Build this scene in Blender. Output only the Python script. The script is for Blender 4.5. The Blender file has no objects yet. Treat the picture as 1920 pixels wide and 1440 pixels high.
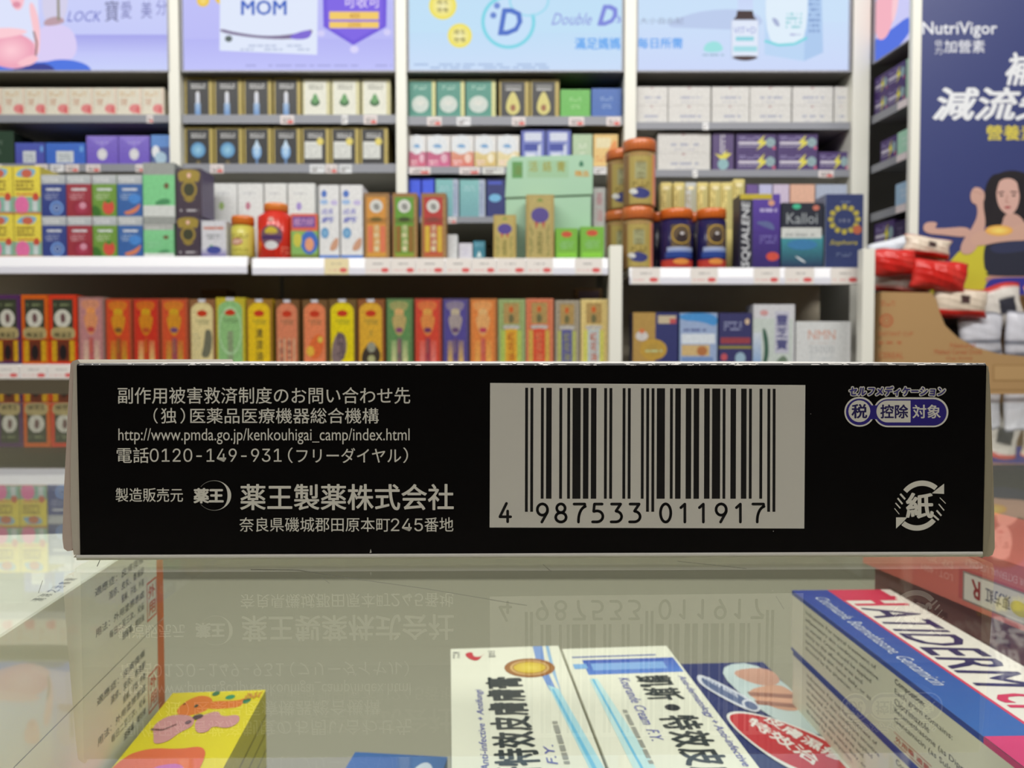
import bpy, math, random
from mathutils import Vector, Matrix

# ------------------------------------------------------------------ camera, world, lights, exposure
S = bpy.context.scene
COL = S.collection
F = 1443.0                      # focal length in pixels of a 1920x1440 frame
H = 0.0256                      # camera height above the glass counter top (glass top is z = 0)
PITCH = math.atan(47.0 / F)     # looking slightly down: horizon on row 673
cam = bpy.data.cameras.new('camera')
cam.sensor_width = 36.0; cam.lens = F / 1920 * 36
cam.clip_start = 0.005; cam.clip_end = 20
cam.dof.use_dof = True; cam.dof.focus_distance = 0.0985; cam.dof.aperture_fstop = 50
co = bpy.data.objects.new('camera', cam); COL.objects.link(co)
co.location = (0, 0, H); co.rotation_euler = (math.pi / 2 - PITCH, 0, 0)
S.camera = co

w = bpy.data.worlds.new('world'); S.world = w; w.use_nodes = True
w.node_tree.nodes['Background'].inputs[0].default_value = (.9, .95, 1, 1)
w.node_tree.nodes['Background'].inputs[1].default_value = 0.05

def area(name, loc, rot, sx, sy, power, col):
    l = bpy.data.lights.new(name, 'AREA'); l.shape = 'RECTANGLE'; l.size = sx; l.size_y = sy
    l.energy = power; l.color = col
    o = bpy.data.objects.new(name, l); COL.objects.link(o); o.location = loc; o.rotation_euler = rot
    return o
area('ceiling_lamp', (0.0, 0.45, 1.50), (math.radians(34), 0, 0), 3.4, 0.35, 57, (1, .985, .95))
area('ceiling_lamp', (0.0, -0.75, 1.50), (0, 0, 0), 3.0, 0.30, 31, (1, .96, .92))
area('case_fill', (0.02, 0.005, -0.012), (math.radians(7), 0, 0), 0.60, 0.012, 0.95, (1, .985, .94))  # unseen fill light added under the glass to brighten the boxes inside

S.view_settings.view_transform = 'Standard'; S.view_settings.look = 'None'
S.view_settings.gamma = 1; S.view_settings.use_curve_mapping = False
S.view_settings.exposure = 0.0
S.cycles.use_denoising = True
S.cycles.max_bounces = 10; S.cycles.transparent_max_bounces = 24
S.cycles.caustics_reflective = False; S.cycles.caustics_refractive = False
S.cycles.sample_clamp_indirect = 4

# ------------------------------------------------------------------ photo geometry helpers
SP, CP = math.sin(PITCH), math.cos(PITCH)
def ray(px, py):
    u, v = (px - 960) / F, (720 - py) / F
    return Vector((u, CP + v * SP, -SP + v * CP))
def P(px, py, D):
    d = ray(px, py); t = D / d.y
    return Vector((d.x * t, D, H + d.z * t))
def X(px, D): return P(px, 500, D).x
def Z(py, D): return P(960, py, D).z
def onz(px, py, z):
    d = ray(px, py); t = (z - H) / d.z
    return Vector((d.x * t, d.y * t, z))
def hit(px, py, p0, n):
    d = ray(px, py); c = Vector((0, 0, H)); t = (p0 - c).dot(n) / d.dot(n)
    return c + d * t

def lin(c):
    r = []
    for v in c[:3]:
        v = v / 255.0
        r.append(v / 12.92 if v <= .04045 else ((v + .055) / 1.055) ** 2.4)
    return (r[0], r[1], r[2], 1.0)
def mix(a, b, t): return tuple(a[i] * (1 - t) + b[i] * t for i in range(3))

# ------------------------------------------------------------------ materials
def new_mat(name):
    m = bpy.data.materials.new(name); m.use_nodes = True
    return m, m.node_tree.nodes, m.node_tree.links
def printed(name, rough, spec=.5, metal=0.0, bump=0.0, bscale=200, coat=0.0, amp=.06, mottle=0.0, mscale=260, sat=1.0):
    m, n, l = new_mat(name); b = n['Principled BSDF']
    a = n.new('ShaderNodeAttribute'); a.attribute_name = 'Col'
    nz = n.new('ShaderNodeTexNoise'); nz.inputs['Scale'].default_value = bscale; nz.inputs['Detail'].default_value = 4
    tc = n.new('ShaderNodeTexCoord'); l.new(tc.outputs['Object'], nz.inputs['Vector'])
    src = a.outputs['Color']
    if sat != 1.0:
        hs = n.new('ShaderNodeHueSaturation'); hs.inputs['Saturation'].default_value = sat; l.new(src, hs.inputs['Color']); src = hs.outputs['Color']
    if mottle:      # fine printed ornament: small lighter and darker flecks of ink
        vz = n.new('ShaderNodeTexNoise'); vz.inputs['Scale'].default_value = mscale; vz.inputs['Detail'].default_value = 2; vz.inputs['Roughness'].default_value = .7
        l.new(tc.outputs['Object'], vz.inputs['Vector'])
        vr = n.new('ShaderNodeMapRange'); vr.inputs['From Min'].default_value = .32; vr.inputs['From Max'].default_value = .68
        vr.inputs['To Min'].default_value = 1 - mottle; vr.inputs['To Max'].default_value = 1 + mottle * .3; l.new(vz.outputs['Fac'], vr.inputs['Value'])
        vm = n.new('ShaderNodeVectorMath'); vm.operation = 'SCALE'; l.new(src, vm.inputs[0]); l.new(vr.outputs['Result'], vm.inputs['Scale']); src = vm.outputs[0]
    l.new(src, b.inputs['Base Color'])
    mr = n.new('ShaderNodeMapRange'); mr.inputs['To Min'].default_value = max(rough - amp, .02); mr.inputs['To Max'].default_value = rough + amp
    l.new(nz.outputs['Fac'], mr.inputs['Value']); l.new(mr.outputs['Result'], b.inputs['Roughness'])
    b.inputs['Metallic'].default_value = metal; b.inputs['Specular IOR Level'].default_value = spec
    b.inputs['Coat Weight'].default_value = coat; b.inputs['Coat Roughness'].default_value = .12
    if bump:
        bp = n.new('ShaderNodeBump'); bp.inputs['Strength'].default_value = bump; bp.inputs['Distance'].default_value = .0003
        l.new(nz.outputs['Fac'], bp.inputs['Height']); l.new(bp.outputs['Normal'], b.inputs['Normal'])
    return m
CARD = printed('printed_carton', .42, .4)
SHELFCARD = printed('shelf_carton', .40, .45, mottle=.20, mscale=220, sat=.96)
ORNATE = printed('ornate_carton', .45, .4, mottle=.50, mscale=300, sat=1.02)
GLOSSCARD = printed('glossy_black_carton', .16, .4, bump=.05, bscale=500)
MATTE = printed('matte_board', .75, .25, bump=.2, bscale=400)
PLAST = printed('glossy_plastic', .22, .5)
FOIL = printed('gold_foil', .32, .5, metal=.55)
BAGM = printed('crinkled_film', .30, .45, bump=.5, bscale=40)
METAL = printed('painted_steel', .40, .5)
KRAFT = printed('corrugated_kraft', .85, .15, bump=.3, bscale=120)
CLEARP = printed('clear_jar_plastic', .15, .5)

m, n, l = new_mat('lit_panel'); n.remove(n['Principled BSDF'])
a = n.new('ShaderNodeAttribute'); a.attribute_name = 'Col'
e = n.new('ShaderNodeEmission'); e.inputs['Strength'].default_value = 1.0
l.new(a.outputs['Color'], e.inputs['Color']); l.new(e.outputs[0], n['Material Output'].inputs[0]); LIT = m

m, n, l = new_mat('counter_glass'); n.remove(n['Principled BSDF'])
g = n.new('ShaderNodeNewGeometry'); dp = n.new('ShaderNodeVectorMath'); dp.operation = 'DOT_PRODUCT'
l.new(g.outputs['Normal'], dp.inputs[0]); l.new(g.outputs['Incoming'], dp.inputs[1])
def math_node(op, x=None, y=None):
    q = n.new('ShaderNodeMath'); q.operation = op
    for i, v in enumerate((x, y)):
        if v is None: continue
        if isinstance(v, (int, float)): q.inputs[i].default_value = v
        else: l.new(v, q.inputs[i])
    return q.outputs[0]
c0 = math_node('ABSOLUTE', dp.outputs['Value'])
c1 = math_node('POWER', math_node('SUBTRACT', 1.0, c0), 5.0)
fr = math_node('ADD', math_node('MULTIPLY', c1, .96), .04)
tr = n.new('ShaderNodeBsdfTransparent'); tr.inputs[0].default_value = (.955, .975, .945, 1)
gl = n.new('ShaderNodeBsdfGlossy'); gl.inputs['Roughness'].default_value = 0.0; gl.inputs[0].default_value = (.97, .98, .97, 1)
mx = n.new('ShaderNodeMixShader'); l.new(fr, mx.inputs[0]); l.new(tr.outputs[0], mx.inputs[1]); l.new(gl.outputs[0], mx.inputs[2])
l.new(mx.outputs[0], n['Material Output'].inputs[0]); GLASS = m
GLASS2 = m.copy(); GLASS2.name = 'counter_glass_underside'
for nd in GLASS2.node_tree.nodes:
    if nd.type == 'MATH' and nd.operation == 'MULTIPLY': nd.inputs[1].default_value = .28
    if nd.type == 'MATH' and nd.operation == 'ADD': nd.inputs[1].default_value = .012
    if nd.type == 'BSDF_TRANSPARENT': nd.inputs[0].default_value = (1, 1, 1, 1)

def plain(name, col, rough=.6, bump=0, scale=40, var=.05):
    m, n, l = new_mat(name); b = n['Principled BSDF']
    nz = n.new('ShaderNodeTexNoise'); nz.inputs['Scale'].default_value = scale; nz.inputs['Detail'].default_value = 3
    tc = n.new('ShaderNodeTexCoord'); l.new(tc.outputs['Object'], nz.inputs['Vector'])
    cr = n.new('ShaderNodeMix'); cr.data_type = 'RGBA'
    c = lin(col); cr.inputs[6].default_value = c; cr.inputs[7].default_value = tuple(min(1, x * (1 + var)) for x in c[:3]) + (1,)
    l.new(nz.outputs['Fac'], cr.inputs[0]); l.new(cr.outputs[2], b.inputs['Base Color'])
    b.inputs['Roughness'].default_value = rough
    return m
WHITE_PAINT = plain('warm_white_laminate', (212, 211, 200), .45)
GREY_PAINT = plain('grey_wall_paint', (150, 150, 148), .7)
DARK_WALL = plain('wall_darkened_for_shade', (70, 62, 55), .8)  # shade behind the camera put into the wall colour, keeps carton reflections dark
FLOORM = plain('vinyl_tile', (150, 140, 125), .4, scale=8, var=.15)

# ------------------------------------------------------------------ mesh building
class Geo:
    def __init__(s): s.v = []; s.f = []; s.c = []; s.m = []; s.sm = []
    def poly(s, pts, col, mat=0, smooth=False):
        b = len(s.v); s.v += [tuple(p) for p in pts]; s.f.append(list(range(b, b + len(pts))))
        s.c.append(col if isinstance(col, list) else [col] * len(pts)); s.m.append(mat); s.sm.append(smooth)
    def raw(s, verts, faces, col, mat=0):
        b = len(s.v); s.v += [tuple(p) for p in verts]
        for f in faces:
            s.f.append([b + i for i in f]); s.c.append([col] * len(f)); s.m.append(mat); s.sm.append(False)
    def box(s, x0, y0, z0, x1, y1, z1, col, mat=0, front=None, top=None, side=None, ch=0.0, bottom=None):
        """axis-aligned box with chamfered edges; front faces -y"""
        front = front or col; top = top or col; side = side or col; bottom = bottom or col
        c = ch; cx = ((x0, x1), (y0, y1), (z0, z1)); k = {}
        for i in (0, 1):
            for j in (0, 1):
                for q in (0, 1):
                    p = (cx[0][i], cx[1][j], cx[2][q]); d = ((1, -1)[i] * c, (1, -1)[j] * c, (1, -1)[q] * c)
                    k[i, j, q, 0] = (p[0], p[1] + d[1], p[2] + d[2])
                    k[i, j, q, 1] = (p[0] + d[0], p[1], p[2] + d[2])
                    k[i, j, q, 2] = (p[0] + d[0], p[1] + d[1], p[2])
        s.poly([k[0, 0, 0, 1], k[1, 0, 0, 1], k[1, 0, 1, 1], k[0, 0, 1, 1]], front, mat)
        s.poly([k[1, 1, 0, 1], k[0, 1, 0, 1], k[0, 1, 1, 1], k[1, 1, 1, 1]], col, mat)
        s.poly([k[0, 1, 0, 0], k[0, 0, 0, 0], k[0, 0, 1, 0], k[0, 1, 1, 0]], side, mat)
        s.poly([k[1, 0, 0, 0], k[1, 1, 0, 0], k[1, 1, 1, 0], k[1, 0, 1, 0]], side, mat)
        s.poly([k[0, 0, 1, 2], k[1, 0, 1, 2], k[1, 1, 1, 2], k[0, 1, 1, 2]], top, mat)
        s.poly([k[0, 1, 0, 2], k[1, 1, 0, 2], k[1, 0, 0, 2], k[0, 0, 0, 2]], bottom, mat)
        if c:
            for j in (0, 1):
                for q in (0, 1):
                    s.poly([k[0, j, q, 1], k[1, j, q, 1], k[1, j, q, 2], k[0, j, q, 2]], front if j == 0 else col, mat)
            for i in (0, 1):
                for q in (0, 1):
                    s.poly([k[i, 0, q, 0], k[i, 1, q, 0], k[i, 1, q, 2], k[i, 0, q, 2]], side, mat)
            for i in (0, 1):
                for j in (0, 1):
                    s.poly([k[i, j, 0, 0], k[i, j, 1, 0], k[i, j, 1, 1], k[i, j, 0, 1]], side, mat)
            for i in (0, 1):
                for j in (0, 1):
                    for q in (0, 1): s.poly([k[i, j, q, 0], k[i, j, q, 1], k[i, j, q, 2]], side, mat)
    def lathe(s, prof, n=28, mat=0, cx=0, cy=0, cz=0):
        """prof: list of (r, z, colour) bottom to top"""
        for a in range(len(prof) - 1):
            r0, z0, c0 = prof[a]; r1, z1, c1 = prof[a + 1]
            for i in range(n):
                t0, t1 = 2 * math.pi * i / n, 2 * math.pi * (i + 1) / n
                p = [(cx + r0 * math.sin(t0), cy - r0 * math.cos(t0), cz + z0), (cx + r0 * math.sin(t1), cy - r0 * math.cos(t1), cz + z0),
                     (cx + r1 * math.sin(t1), cy - r1 * math.cos(t1), cz + z1), (cx + r1 * math.sin(t0), cy - r1 * math.cos(t0), cz + z1)]
                if r0 < 1e-7: s.poly([p[0], p[2], p[3]], c1, mat, True)
                elif r1 < 1e-7: s.poly([p[0], p[1], p[2]], c0, mat, True)
                else: s.poly(p, c0 if c0 == c1 else [c0, c0, c1, c1], mat, True)
    def extrude(s, pts, dy, col, mat=0, edge=None, back=None):
        """pts: outline (x, y, z) in a plane facing -y; thickness dy along +y"""
        n = len(pts); q = [(p[0], p[1] + dy, p[2]) for p in pts]
        s.poly(pts, col, mat); s.poly(q[::-1], back or col, mat)
        for i in range(n):
            j = (i + 1) % n; s.poly([pts[j], pts[i], q[i], q[j]], edge or col, mat)
    def build(s, name, mats, parent=None, loc=(0, 0, 0), rotz=0.0, merge=False):
        me = bpy.data.meshes.new(name); me.from_pydata(s.v, [], s.f)
        ca = me.color_attributes.new('Col', 'FLOAT_COLOR', 'CORNER')
        buf = []; cache = {}
        for cs in s.c:
            for c in cs:
                k = tuple(c)
                if k not in cache: cache[k] = lin(k)
                buf.extend(cache[k])
        ca.data.foreach_set('color', buf)
        me.polygons.foreach_set('material_index', s.m); me.polygons.foreach_set('use_smooth', s.sm)
        for mm in (mats if isinstance(mats, (list, tuple)) else [mats]): me.materials.append(mm)
        if any(s.sm) or merge:
            import bmesh
            bm = bmesh.new(); bm.from_mesh(me); bmesh.ops.remove_doubles(bm, verts=[v for v in bm.verts], dist=1e-6); bm.to_mesh(me); bm.free()
        me.update()
        o = bpy.data.objects.new(name, me); COL.objects.link(o); o.location = loc; o.rotation_euler = (0, 0, rotz)
        if parent: o.parent = parent
        return o

def tag(o, label, cat, group=None, kind=None):
    o['label'] = label
    if cat: o['category'] = cat
    if group: o['group'] = group
    if kind: o['kind'] = kind
    return o
def empty(name, loc=(0, 0, 0), rotz=0):
    o = bpy.data.objects.new(name, None); COL.objects.link(o); o.location = loc; o.rotation_euler = (0, 0, rotz); o.empty_display_size = .01
    return o
def structure(o): o['kind'] = 'structure'; return o

_glyph = {}
try:        # the plain sans that ships with Blender; without it the built-in font is used
    import os
    SANS = bpy.data.fonts.load(os.path.join(bpy.utils.resource_path('LOCAL'), 'datafiles', 'fonts', 'Inter.woff2'))
except Exception:
    SANS = None
def glyphs(text, bold=0.0, shear=0.0, res=2):
    key = (text, bold, shear, res)
    if key not in _glyph:
        c = bpy.data.curves.new('t', 'FONT'); c.body = text; c.size = 1; c.offset = bold; c.shear = shear; c.resolution_u = res
        c.dimensions = '2D'; c.fill_mode = 'FRONT'
        if SANS and text[:4] in ('0120', '245'): c.font = SANS
        o = bpy.data.objects.new('t', c); me = o.to_mesh()
        vs = [(v.co.x, v.co.y) for v in me.vertices]; fs = [tuple(p.vertices) for p in me.polygons]
        o.to_mesh_clear(); bpy.data.objects.remove(o); bpy.data.curves.remove(c)
        xs = [v[0] for v in vs]; ys = [v[1] for v in vs]
        x0, x1, y0, y1 = min(xs), max(xs), min(ys), max(ys)
        vs = [((x - x0) / (x1 - x0), (y - y0) / (y1 - y0)) for x, y in vs]
        _glyph[key] = (vs, fs)
    return _glyph[key]

class Art:
    """flat print laid on a surface: surf(u, v, height) -> point"""
    def __init__(s, geo, surf, eps=4e-5, mat=0, nx=1):
        s.g = geo; s.surf = surf; s.eps = eps; s.mat = mat; s.nx = nx; s.k = 1
    def pt(s, u, v): return s.surf(u, v, s.k * s.eps)
    def R(s, u0, v0, u1, v1, c, c2=None):
        c2 = c2 or c
        for i in range(s.nx):
            a, b = u0 + (u1 - u0) * i / s.nx, u0 + (u1 - u0) * (i + 1) / s.nx
            s.g.poly([s.pt(a, v0), s.pt(b, v0), s.pt(b, v1), s.pt(a, v1)], [c, c, c2, c2], s.mat)
        s.k += 1; return s
    def RH(s, u0, v0, u1, v1, c, c2):
        s.g.poly([s.pt(u0, v0), s.pt(u1, v0), s.pt(u1, v1), s.pt(u0, v1)], [c, c2, c2, c], s.mat); s.k += 1; return s
    def E(s, cu, cv, ru, rv, c, c2=None, n=22, a0=0.0, a1=360.0):
        if s.nx > 1: return s.G([(cu + ru * math.cos(2 * math.pi * i / n), cv + rv * math.sin(2 * math.pi * i / n)) for i in range(n)], c)
        for i in range(n):
            t0 = math.radians(a0 + (a1 - a0) * i / n); t1 = math.radians(a0 + (a1 - a0) * (i + 1) / n)
            s.g.poly([s.pt(cu, cv), s.pt(cu + ru * math.cos(t0), cv + rv * math.sin(t0)), s.pt(cu + ru * math.cos(t1), cv + rv * math.sin(t1))], [c2 or c, c, c], s.mat)
        s.k += 1; return s
    def O(s, cu, cv, ru, rv, t, c, a0=0.0, a1=360.0, n=36, t2=None):
        for i in range(n):
            f0, f1 = i / n, (i + 1) / n
            q0 = math.radians(a0 + (a1 - a0) * f0); q1 = math.radians(a0 + (a1 - a0) * f1)
            k0 = 1 - t; k1 = 1 - t
            s.g.poly([s.pt(cu + ru * math.cos(q0), cv + rv * math.sin(q0)), s.pt(cu + ru * math.cos(q1), cv + rv * math.sin(q1)),
                      s.pt(cu + ru * k1 * math.cos(q1), cv + rv * k1 * math.sin(q1)), s.pt(cu + ru * k0 * math.cos(q0), cv + rv * k0 * math.sin(q0))], c, s.mat)
        s.k += 1; return s
    def G(s, pts, c):
        if s.nx > 1:          # curved surface: cut the patch into narrow upright strips that follow it
            lo, hi = min(p[0] for p in pts), max(p[0] for p in pts); m_ = max(2, int((hi - lo) * 24))
            def clip(ps, x, keep):
                out = []
                for i in range(len(ps)):
                    a, b = ps[i], ps[(i + 1) % len(ps)]; ia, ib = (a[0] >= x) == keep, (b[0] >= x) == keep
                    if ia: out.append(a)
                    if ia != ib: t = (x - a[0]) / (b[0] - a[0]); out.append((x, a[1] + t * (b[1] - a[1])))
                return out
            for i in range(m_):
                q = clip(pts, lo + (hi - lo) * i / m_, True)
                if i < m_ - 1: q = clip(q, lo + (hi - lo) * (i + 1) / m_, False)
                if len(q) > 2: s.g.poly([s.pt(*p) for p in q], c, s.mat)
            s.k += 1; return s
        s.g.poly([s.pt(*p) for p in pts], c, s.mat); s.k += 1; return s
    def SM(s, pts, c, it=2):
        """smooth closed blob through control points"""
        for _ in range(it):
            q = []
            for i in range(len(pts)):
                a, b = pts[i], pts[(i + 1) % len(pts)]
                q += [(a[0] * .75 + b[0] * .25, a[1] * .75 + b[1] * .25), (a[0] * .25 + b[0] * .75, a[1] * .25 + b[1] * .75)]
            pts = q
        return s.G(pts, c)
    def ST(s, pts, wd, c):
        """stroke along a polyline; wd in u units"""
        for i in range(len(pts) - 1):
            (a, b), (e, f) = pts[i], pts[i + 1]; dx, dy = e - a, f - b; L = math.hypot(dx, dy) or 1
            nx, ny = -dy / L * wd / 2, dx / L * wd / 2
            s.g.poly([s.pt(a - nx, b - ny), s.pt(e - nx, f - ny), s.pt(e + nx, f + ny), s.pt(a + nx, b + ny)], c, s.mat)
        s.k += 1; return s
    def T(s, text, u0, v0, u1, v1, c, bold=0.0, shear=0.0, rot=0, res=2):
        vs, fs = glyphs(text, 0.0, shear, res)
        q = {0: ((u0, v0), (u1, v0), (u1, v1), (u0, v1)), 90: ((u1, v0), (u1, v1), (u0, v1), (u0, v0)),
             -90: ((u0, v1), (u0, v0), (u1, v0), (u1, v1)), 180: ((u1, v1), (u0, v1), (u0, v0), (u1, v0))}[rot] if not isinstance(rot, (list, tuple)) else rot
        pts = []
        for x, y in vs:
            U = q[0][0] * (1 - x) * (1 - y) + q[1][0] * x * (1 - y) + q[2][0] * x * y + q[3][0] * (1 - x) * y
            V = q[0][1] * (1 - x) * (1 - y) + q[1][1] * x * (1 - y) + q[2][1] * x * y + q[3][1] * (1 - x) * y
            pts.append(s.pt(U, V))
        s.g.raw(pts, fs, c, s.mat)
        if bold:      # heavier weight: the strokes are widened by overprinting them slightly shifted
            n_ = max(1, sum(1 for ch in text if ch != ' ')); L_ = math.hypot(q[1][0] - q[0][0], q[1][1] - q[0][1]); K_ = math.hypot(q[3][0] - q[0][0], q[3][1] - q[0][1])
            ex_ = ((q[1][0] - q[0][0]) * bold / n_, (q[1][1] - q[0][1]) * bold / n_); ey_ = ((q[3][0] - q[0][0]) * bold, (q[3][1] - q[0][1]) * bold); k0 = s.k
            for i_, (da, db) in enumerate(((1, 0), (-1, 0), (0, .8), (0, -.8), (.7, .6), (-.7, .6), (.7, -.6), (-.7, -.6))[:8 if bold > .012 else 4]):
                s.k = k0 - .03 * (i_ + 1); ox, oy = ex_[0] * da + ey_[0] * db, ex_[1] * da + ey_[1] * db; p2 = []
                for x, y in vs:
                    U = q[0][0] * (1 - x) * (1 - y) + q[1][0] * x * (1 - y) + q[2][0] * x * y + q[3][0] * (1 - x) * y + ox
                    V = q[0][1] * (1 - x) * (1 - y) + q[1][1] * x * (1 - y) + q[2][1] * x * y + q[3][1] * (1 - x) * y + oy
                    p2.append(s.pt(U, V))
                s.g.raw(p2, fs, c, s.mat)
            s.k = k0
        s.k += 1; return s
    def V(s, text, u0, v0, u1, v1, c, bold=.01, rot=0):
        n = len(text); k = s.k
        for i, ch in enumerate(text):
            s.k = k; h = (v1 - v0) / n; s.T(ch, u0, v1 - h * (i + .92), u1, v1 - h * (i + .08), c, bold, rot=rot)
        return s
    def L(s, u0, v0, u1, v1, c, rows=3, seed=1, dens=.8, vert=False):
        """lines of small illegible print"""
        rd = random.Random(seed); k = s.k
        for r in range(rows):
            s.k = k
            a, b = r / rows, (r + .55) / rows; x = 0.0
            while x < 1:
                wd = rd.uniform(.03, .12)
                if rd.random() < dens:
                    e = min(1, x + wd)
                    if vert: q = (u0 + (u1 - u0) * a, v0 + (v1 - v0) * x, u0 + (u1 - u0) * b, v0 + (v1 - v0) * e)
                    else: q = (u0 + (u1 - u0) * x, v0 + (v1 - v0) * a, u0 + (u1 - u0) * e, v0 + (v1 - v0) * b)
                    s.g.poly([s.pt(q[0], q[1]), s.pt(q[2], q[1]), s.pt(q[2], q[3]), s.pt(q[0], q[3])], c, s.mat)
                x += wd + .02
        s.k = k + 1; return s

# ------------------------------------------------------------------ packages on shelves
_row = []
ORD = ['first', 'second', 'third', 'fourth', 'fifth', 'sixth', 'seventh', 'eighth', 'ninth', 'tenth', 'eleventh', 'twelfth', 'thirteenth']
NUM = ['zero', 'one', 'two', 'three', 'four', 'five', 'six', 'seven', 'eight', 'nine', 'ten', 'eleven', 'twelve', 'thirteen']
def flush(place):
    """labels of the row just built: repeats are told apart by their order along the shelf"""
    cnt = {}
    for o, d in _row: cnt.setdefault(d, []).append(o)
    for d, os_ in cnt.items():
        os_.sort(key=lambda o: o.location.x)
        for i, o in enumerate(os_):
            t = f"{d} {place}"
            if len(os_) > 1: t += f", {ORD[i]} from left"
            o['label'] = t
    _row.clear()

def pkg(desc, x0, x1, yt, zb, D, dep, body, art=None, name='medicine_box', cat='box', group=None, side=None, top=None, mat=None, gap=.0004, rotz=0, ch=.0008):
    a, b = X(x0, D) + gap, X(x1, D) - gap; h = Z(yt, D) - zb; wd = b - a
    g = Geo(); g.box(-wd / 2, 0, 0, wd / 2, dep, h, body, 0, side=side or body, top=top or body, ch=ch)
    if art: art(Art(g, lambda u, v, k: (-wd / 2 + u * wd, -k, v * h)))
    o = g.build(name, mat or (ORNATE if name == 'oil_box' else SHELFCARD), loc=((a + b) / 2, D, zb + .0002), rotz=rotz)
    o['category'] = cat
    if group: o['group'] = group
    _row.append((o, desc)); return o

def jar(desc, x0, x1, yt, ylid, zb, D, body, lid, art=None, name='supplement_jar', cat='jar', group=None, neck=.86, foil=False, shoulder=.0, lidr=1.0):
    wd = X(x1, D) - X(x0, D); R = wd / 2; h = Z(yt, D) - zb; hl = Z(ylid, D) - zb
    g = Geo(); c = body
    sh = hl - R * shoulder if shoulder else hl - .003
    prof = [(0, 0, c), (R * .9, 0, c), (R, .003, c), (R, sh, c), (R * neck, hl - .001, c), (R * neck, hl + .001, c), (0, hl + .001, c)]
    g.lathe(prof, 32)
    if art:
        art(Art(g, lambda u, v, k: ((R + k) * math.sin((u - .5) * 2.6), -(R + k) * math.cos((u - .5) * 2.6), v * sh), nx=10))
    o = g.build(name, [FOIL if foil else PLAST], loc=((X(x0, D) + X(x1, D)) / 2, D + R, zb + .0002))
    o['category'] = cat
    if group: o['group'] = group
    g = Geo(); n = 48
    RL = R * lidr
    g.lathe([(0, hl + .0012, lid), (RL * .96, hl + .0012, lid), (RL, hl + .002, lid), (RL, h - .003, lid), (RL * .94, h, lid), (RL * .80, h, mix(lid, (0, 0, 0), .12)), (0, h - .0006, lid)], n)
    for i in range(24):
        t = 2 * math.pi * i / 24
        x, y = math.sin(t) * (RL + .0001), -math.cos(t) * (RL + .0001); q = .0008
        tx, ty = math.cos(t) * q, math.sin(t) * q
        g.poly([(x - tx, y - ty, hl + .004), (x + tx, y + ty, hl + .004), (x + tx, y + ty, h - .004), (x - tx, y - ty, h - .004)], mix(lid, (0, 0, 0), .15))
    g.build('lid', PLAST, o)
    _row.append((o, desc)); return o

W_ = (232, 232, 226); K_ = (24, 24, 26); GOLD = (176, 152, 62); CREAM = (222, 220, 202)

# ================================================================== THE ROOM
FLZ, CLZ = -0.95, 1.58
def slab(name, x0, y0, z0, x1, y1, z1, mat):
    g = Geo(); g.box(x0, y0, z0, x1, y1, z1, (200, 200, 200)); return structure(g.build(name, mat))
slab('floor', -2.6, -2.6, FLZ - .05, 3.0, 2.5, FLZ, FLOORM)
slab('ceiling', -2.6, -2.6, CLZ, 3.0, 2.5, CLZ + .05, GREY_PAINT)
slab('wall_back', -2.6, 2.3, FLZ, 3.0, 2.35, CLZ, GREY_PAINT)
slab('wall_left', -2.65, -2.6, FLZ, -2.6, 2.35, CLZ, GREY_PAINT)
slab('wall_right', 3.0, -2.6, FLZ, 3.05, 2.35, CLZ, GREY_PAINT)
slab('wall_front', -2.6, -2.65, FLZ, 3.0, -2.6, CLZ, DARK_WALL)

# ================================================================== BACK SHELVING (distance 1.85)
DB = 1.85
POST = (232, 231, 220); LIP = (140, 142, 150); DARKP = (168, 166, 158); LIPW = (196, 200, 204)
def tagcard(parent, x0, x1, y0, y1, D, col=(226, 216, 214), red=True):
    g = Geo(); a, b, c, d = X(x0, D), X(x1, D), Z(y1, D), Z(y0, D)
    g.box(a, D - .0024, c, b, D - .0016, d, col)
    ar = Art(g, lambda u, v, k: (a + u * (b - a), D - .0024 - k, c + v * (d - c)))
    ar.L(.12, .55, .88, .85, (90, 90, 96), 1, int(x0)); ar.R(.15, .2, .5, .4, (120, 110, 110))
    if red: ar.R(.55, .08, .92, .42, (206, 74, 66))
    return g.build('price_tag', CARD, parent)

def wall_unit(label, xl, xr, px_post, shelves, top_px, zbase=FLZ, left_post=None):
    """one bay: posts (white uprights), back panel, shelf boards with price rails and tags"""
    root = empty('wall_shelving', ((X(xl, DB) + X(xr, DB)) / 2, DB + .12, zbase))
    M = Matrix.Translation(root.location).inverted()
    tag(root, label, 'shelving', 'white shelving bays along the wall')
    def fin(o): o.location = M @ o.location; o.parent = root; return o
    def finish(g, nm, mt):
        o = g.build(nm, mt); o.parent = root; o.matrix_parent_inverse = M; return o
    for (p0, p1) in px_post:
        g = Geo(); g.box(X(p0, DB), DB - .012, zbase, X(p1, DB), 2.29, CLZ - .02, POST, ch=.001); finish(g, 'post', METAL)
    g = Geo(); g.box(X(xl, DB), 2.26, zbase, X(xr, DB), 2.29, CLZ - .02, DARKP); finish(g, 'back_panel', MATTE)
    for (y0, y1, tags) in shelves:
        g = Geo(); zt, zb = Z(y0, DB), Z(y1, DB)
        g.box(X(xl, DB) + .0005, DB, zt - .012, X(xr, DB) - .0005, 2.2598, zt, (190, 190, 186), bottom=(180, 178, 170)); bd = finish(g, 'shelf_board', METAL)
        g = Geo(); g.box(X(xl, DB) + .0005, DB - .0015, zb, X(xr, DB) - .0005, DB - .0002, zt + .001, LIP, ch=.0003)
        rl = g.build('price_rail', METAL); rl.parent = bd
        for t in tags: tagcard(bd, *t[:2], y0 + 1, y1 + 1, DB, *(t[2:]))
    return root
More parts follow.
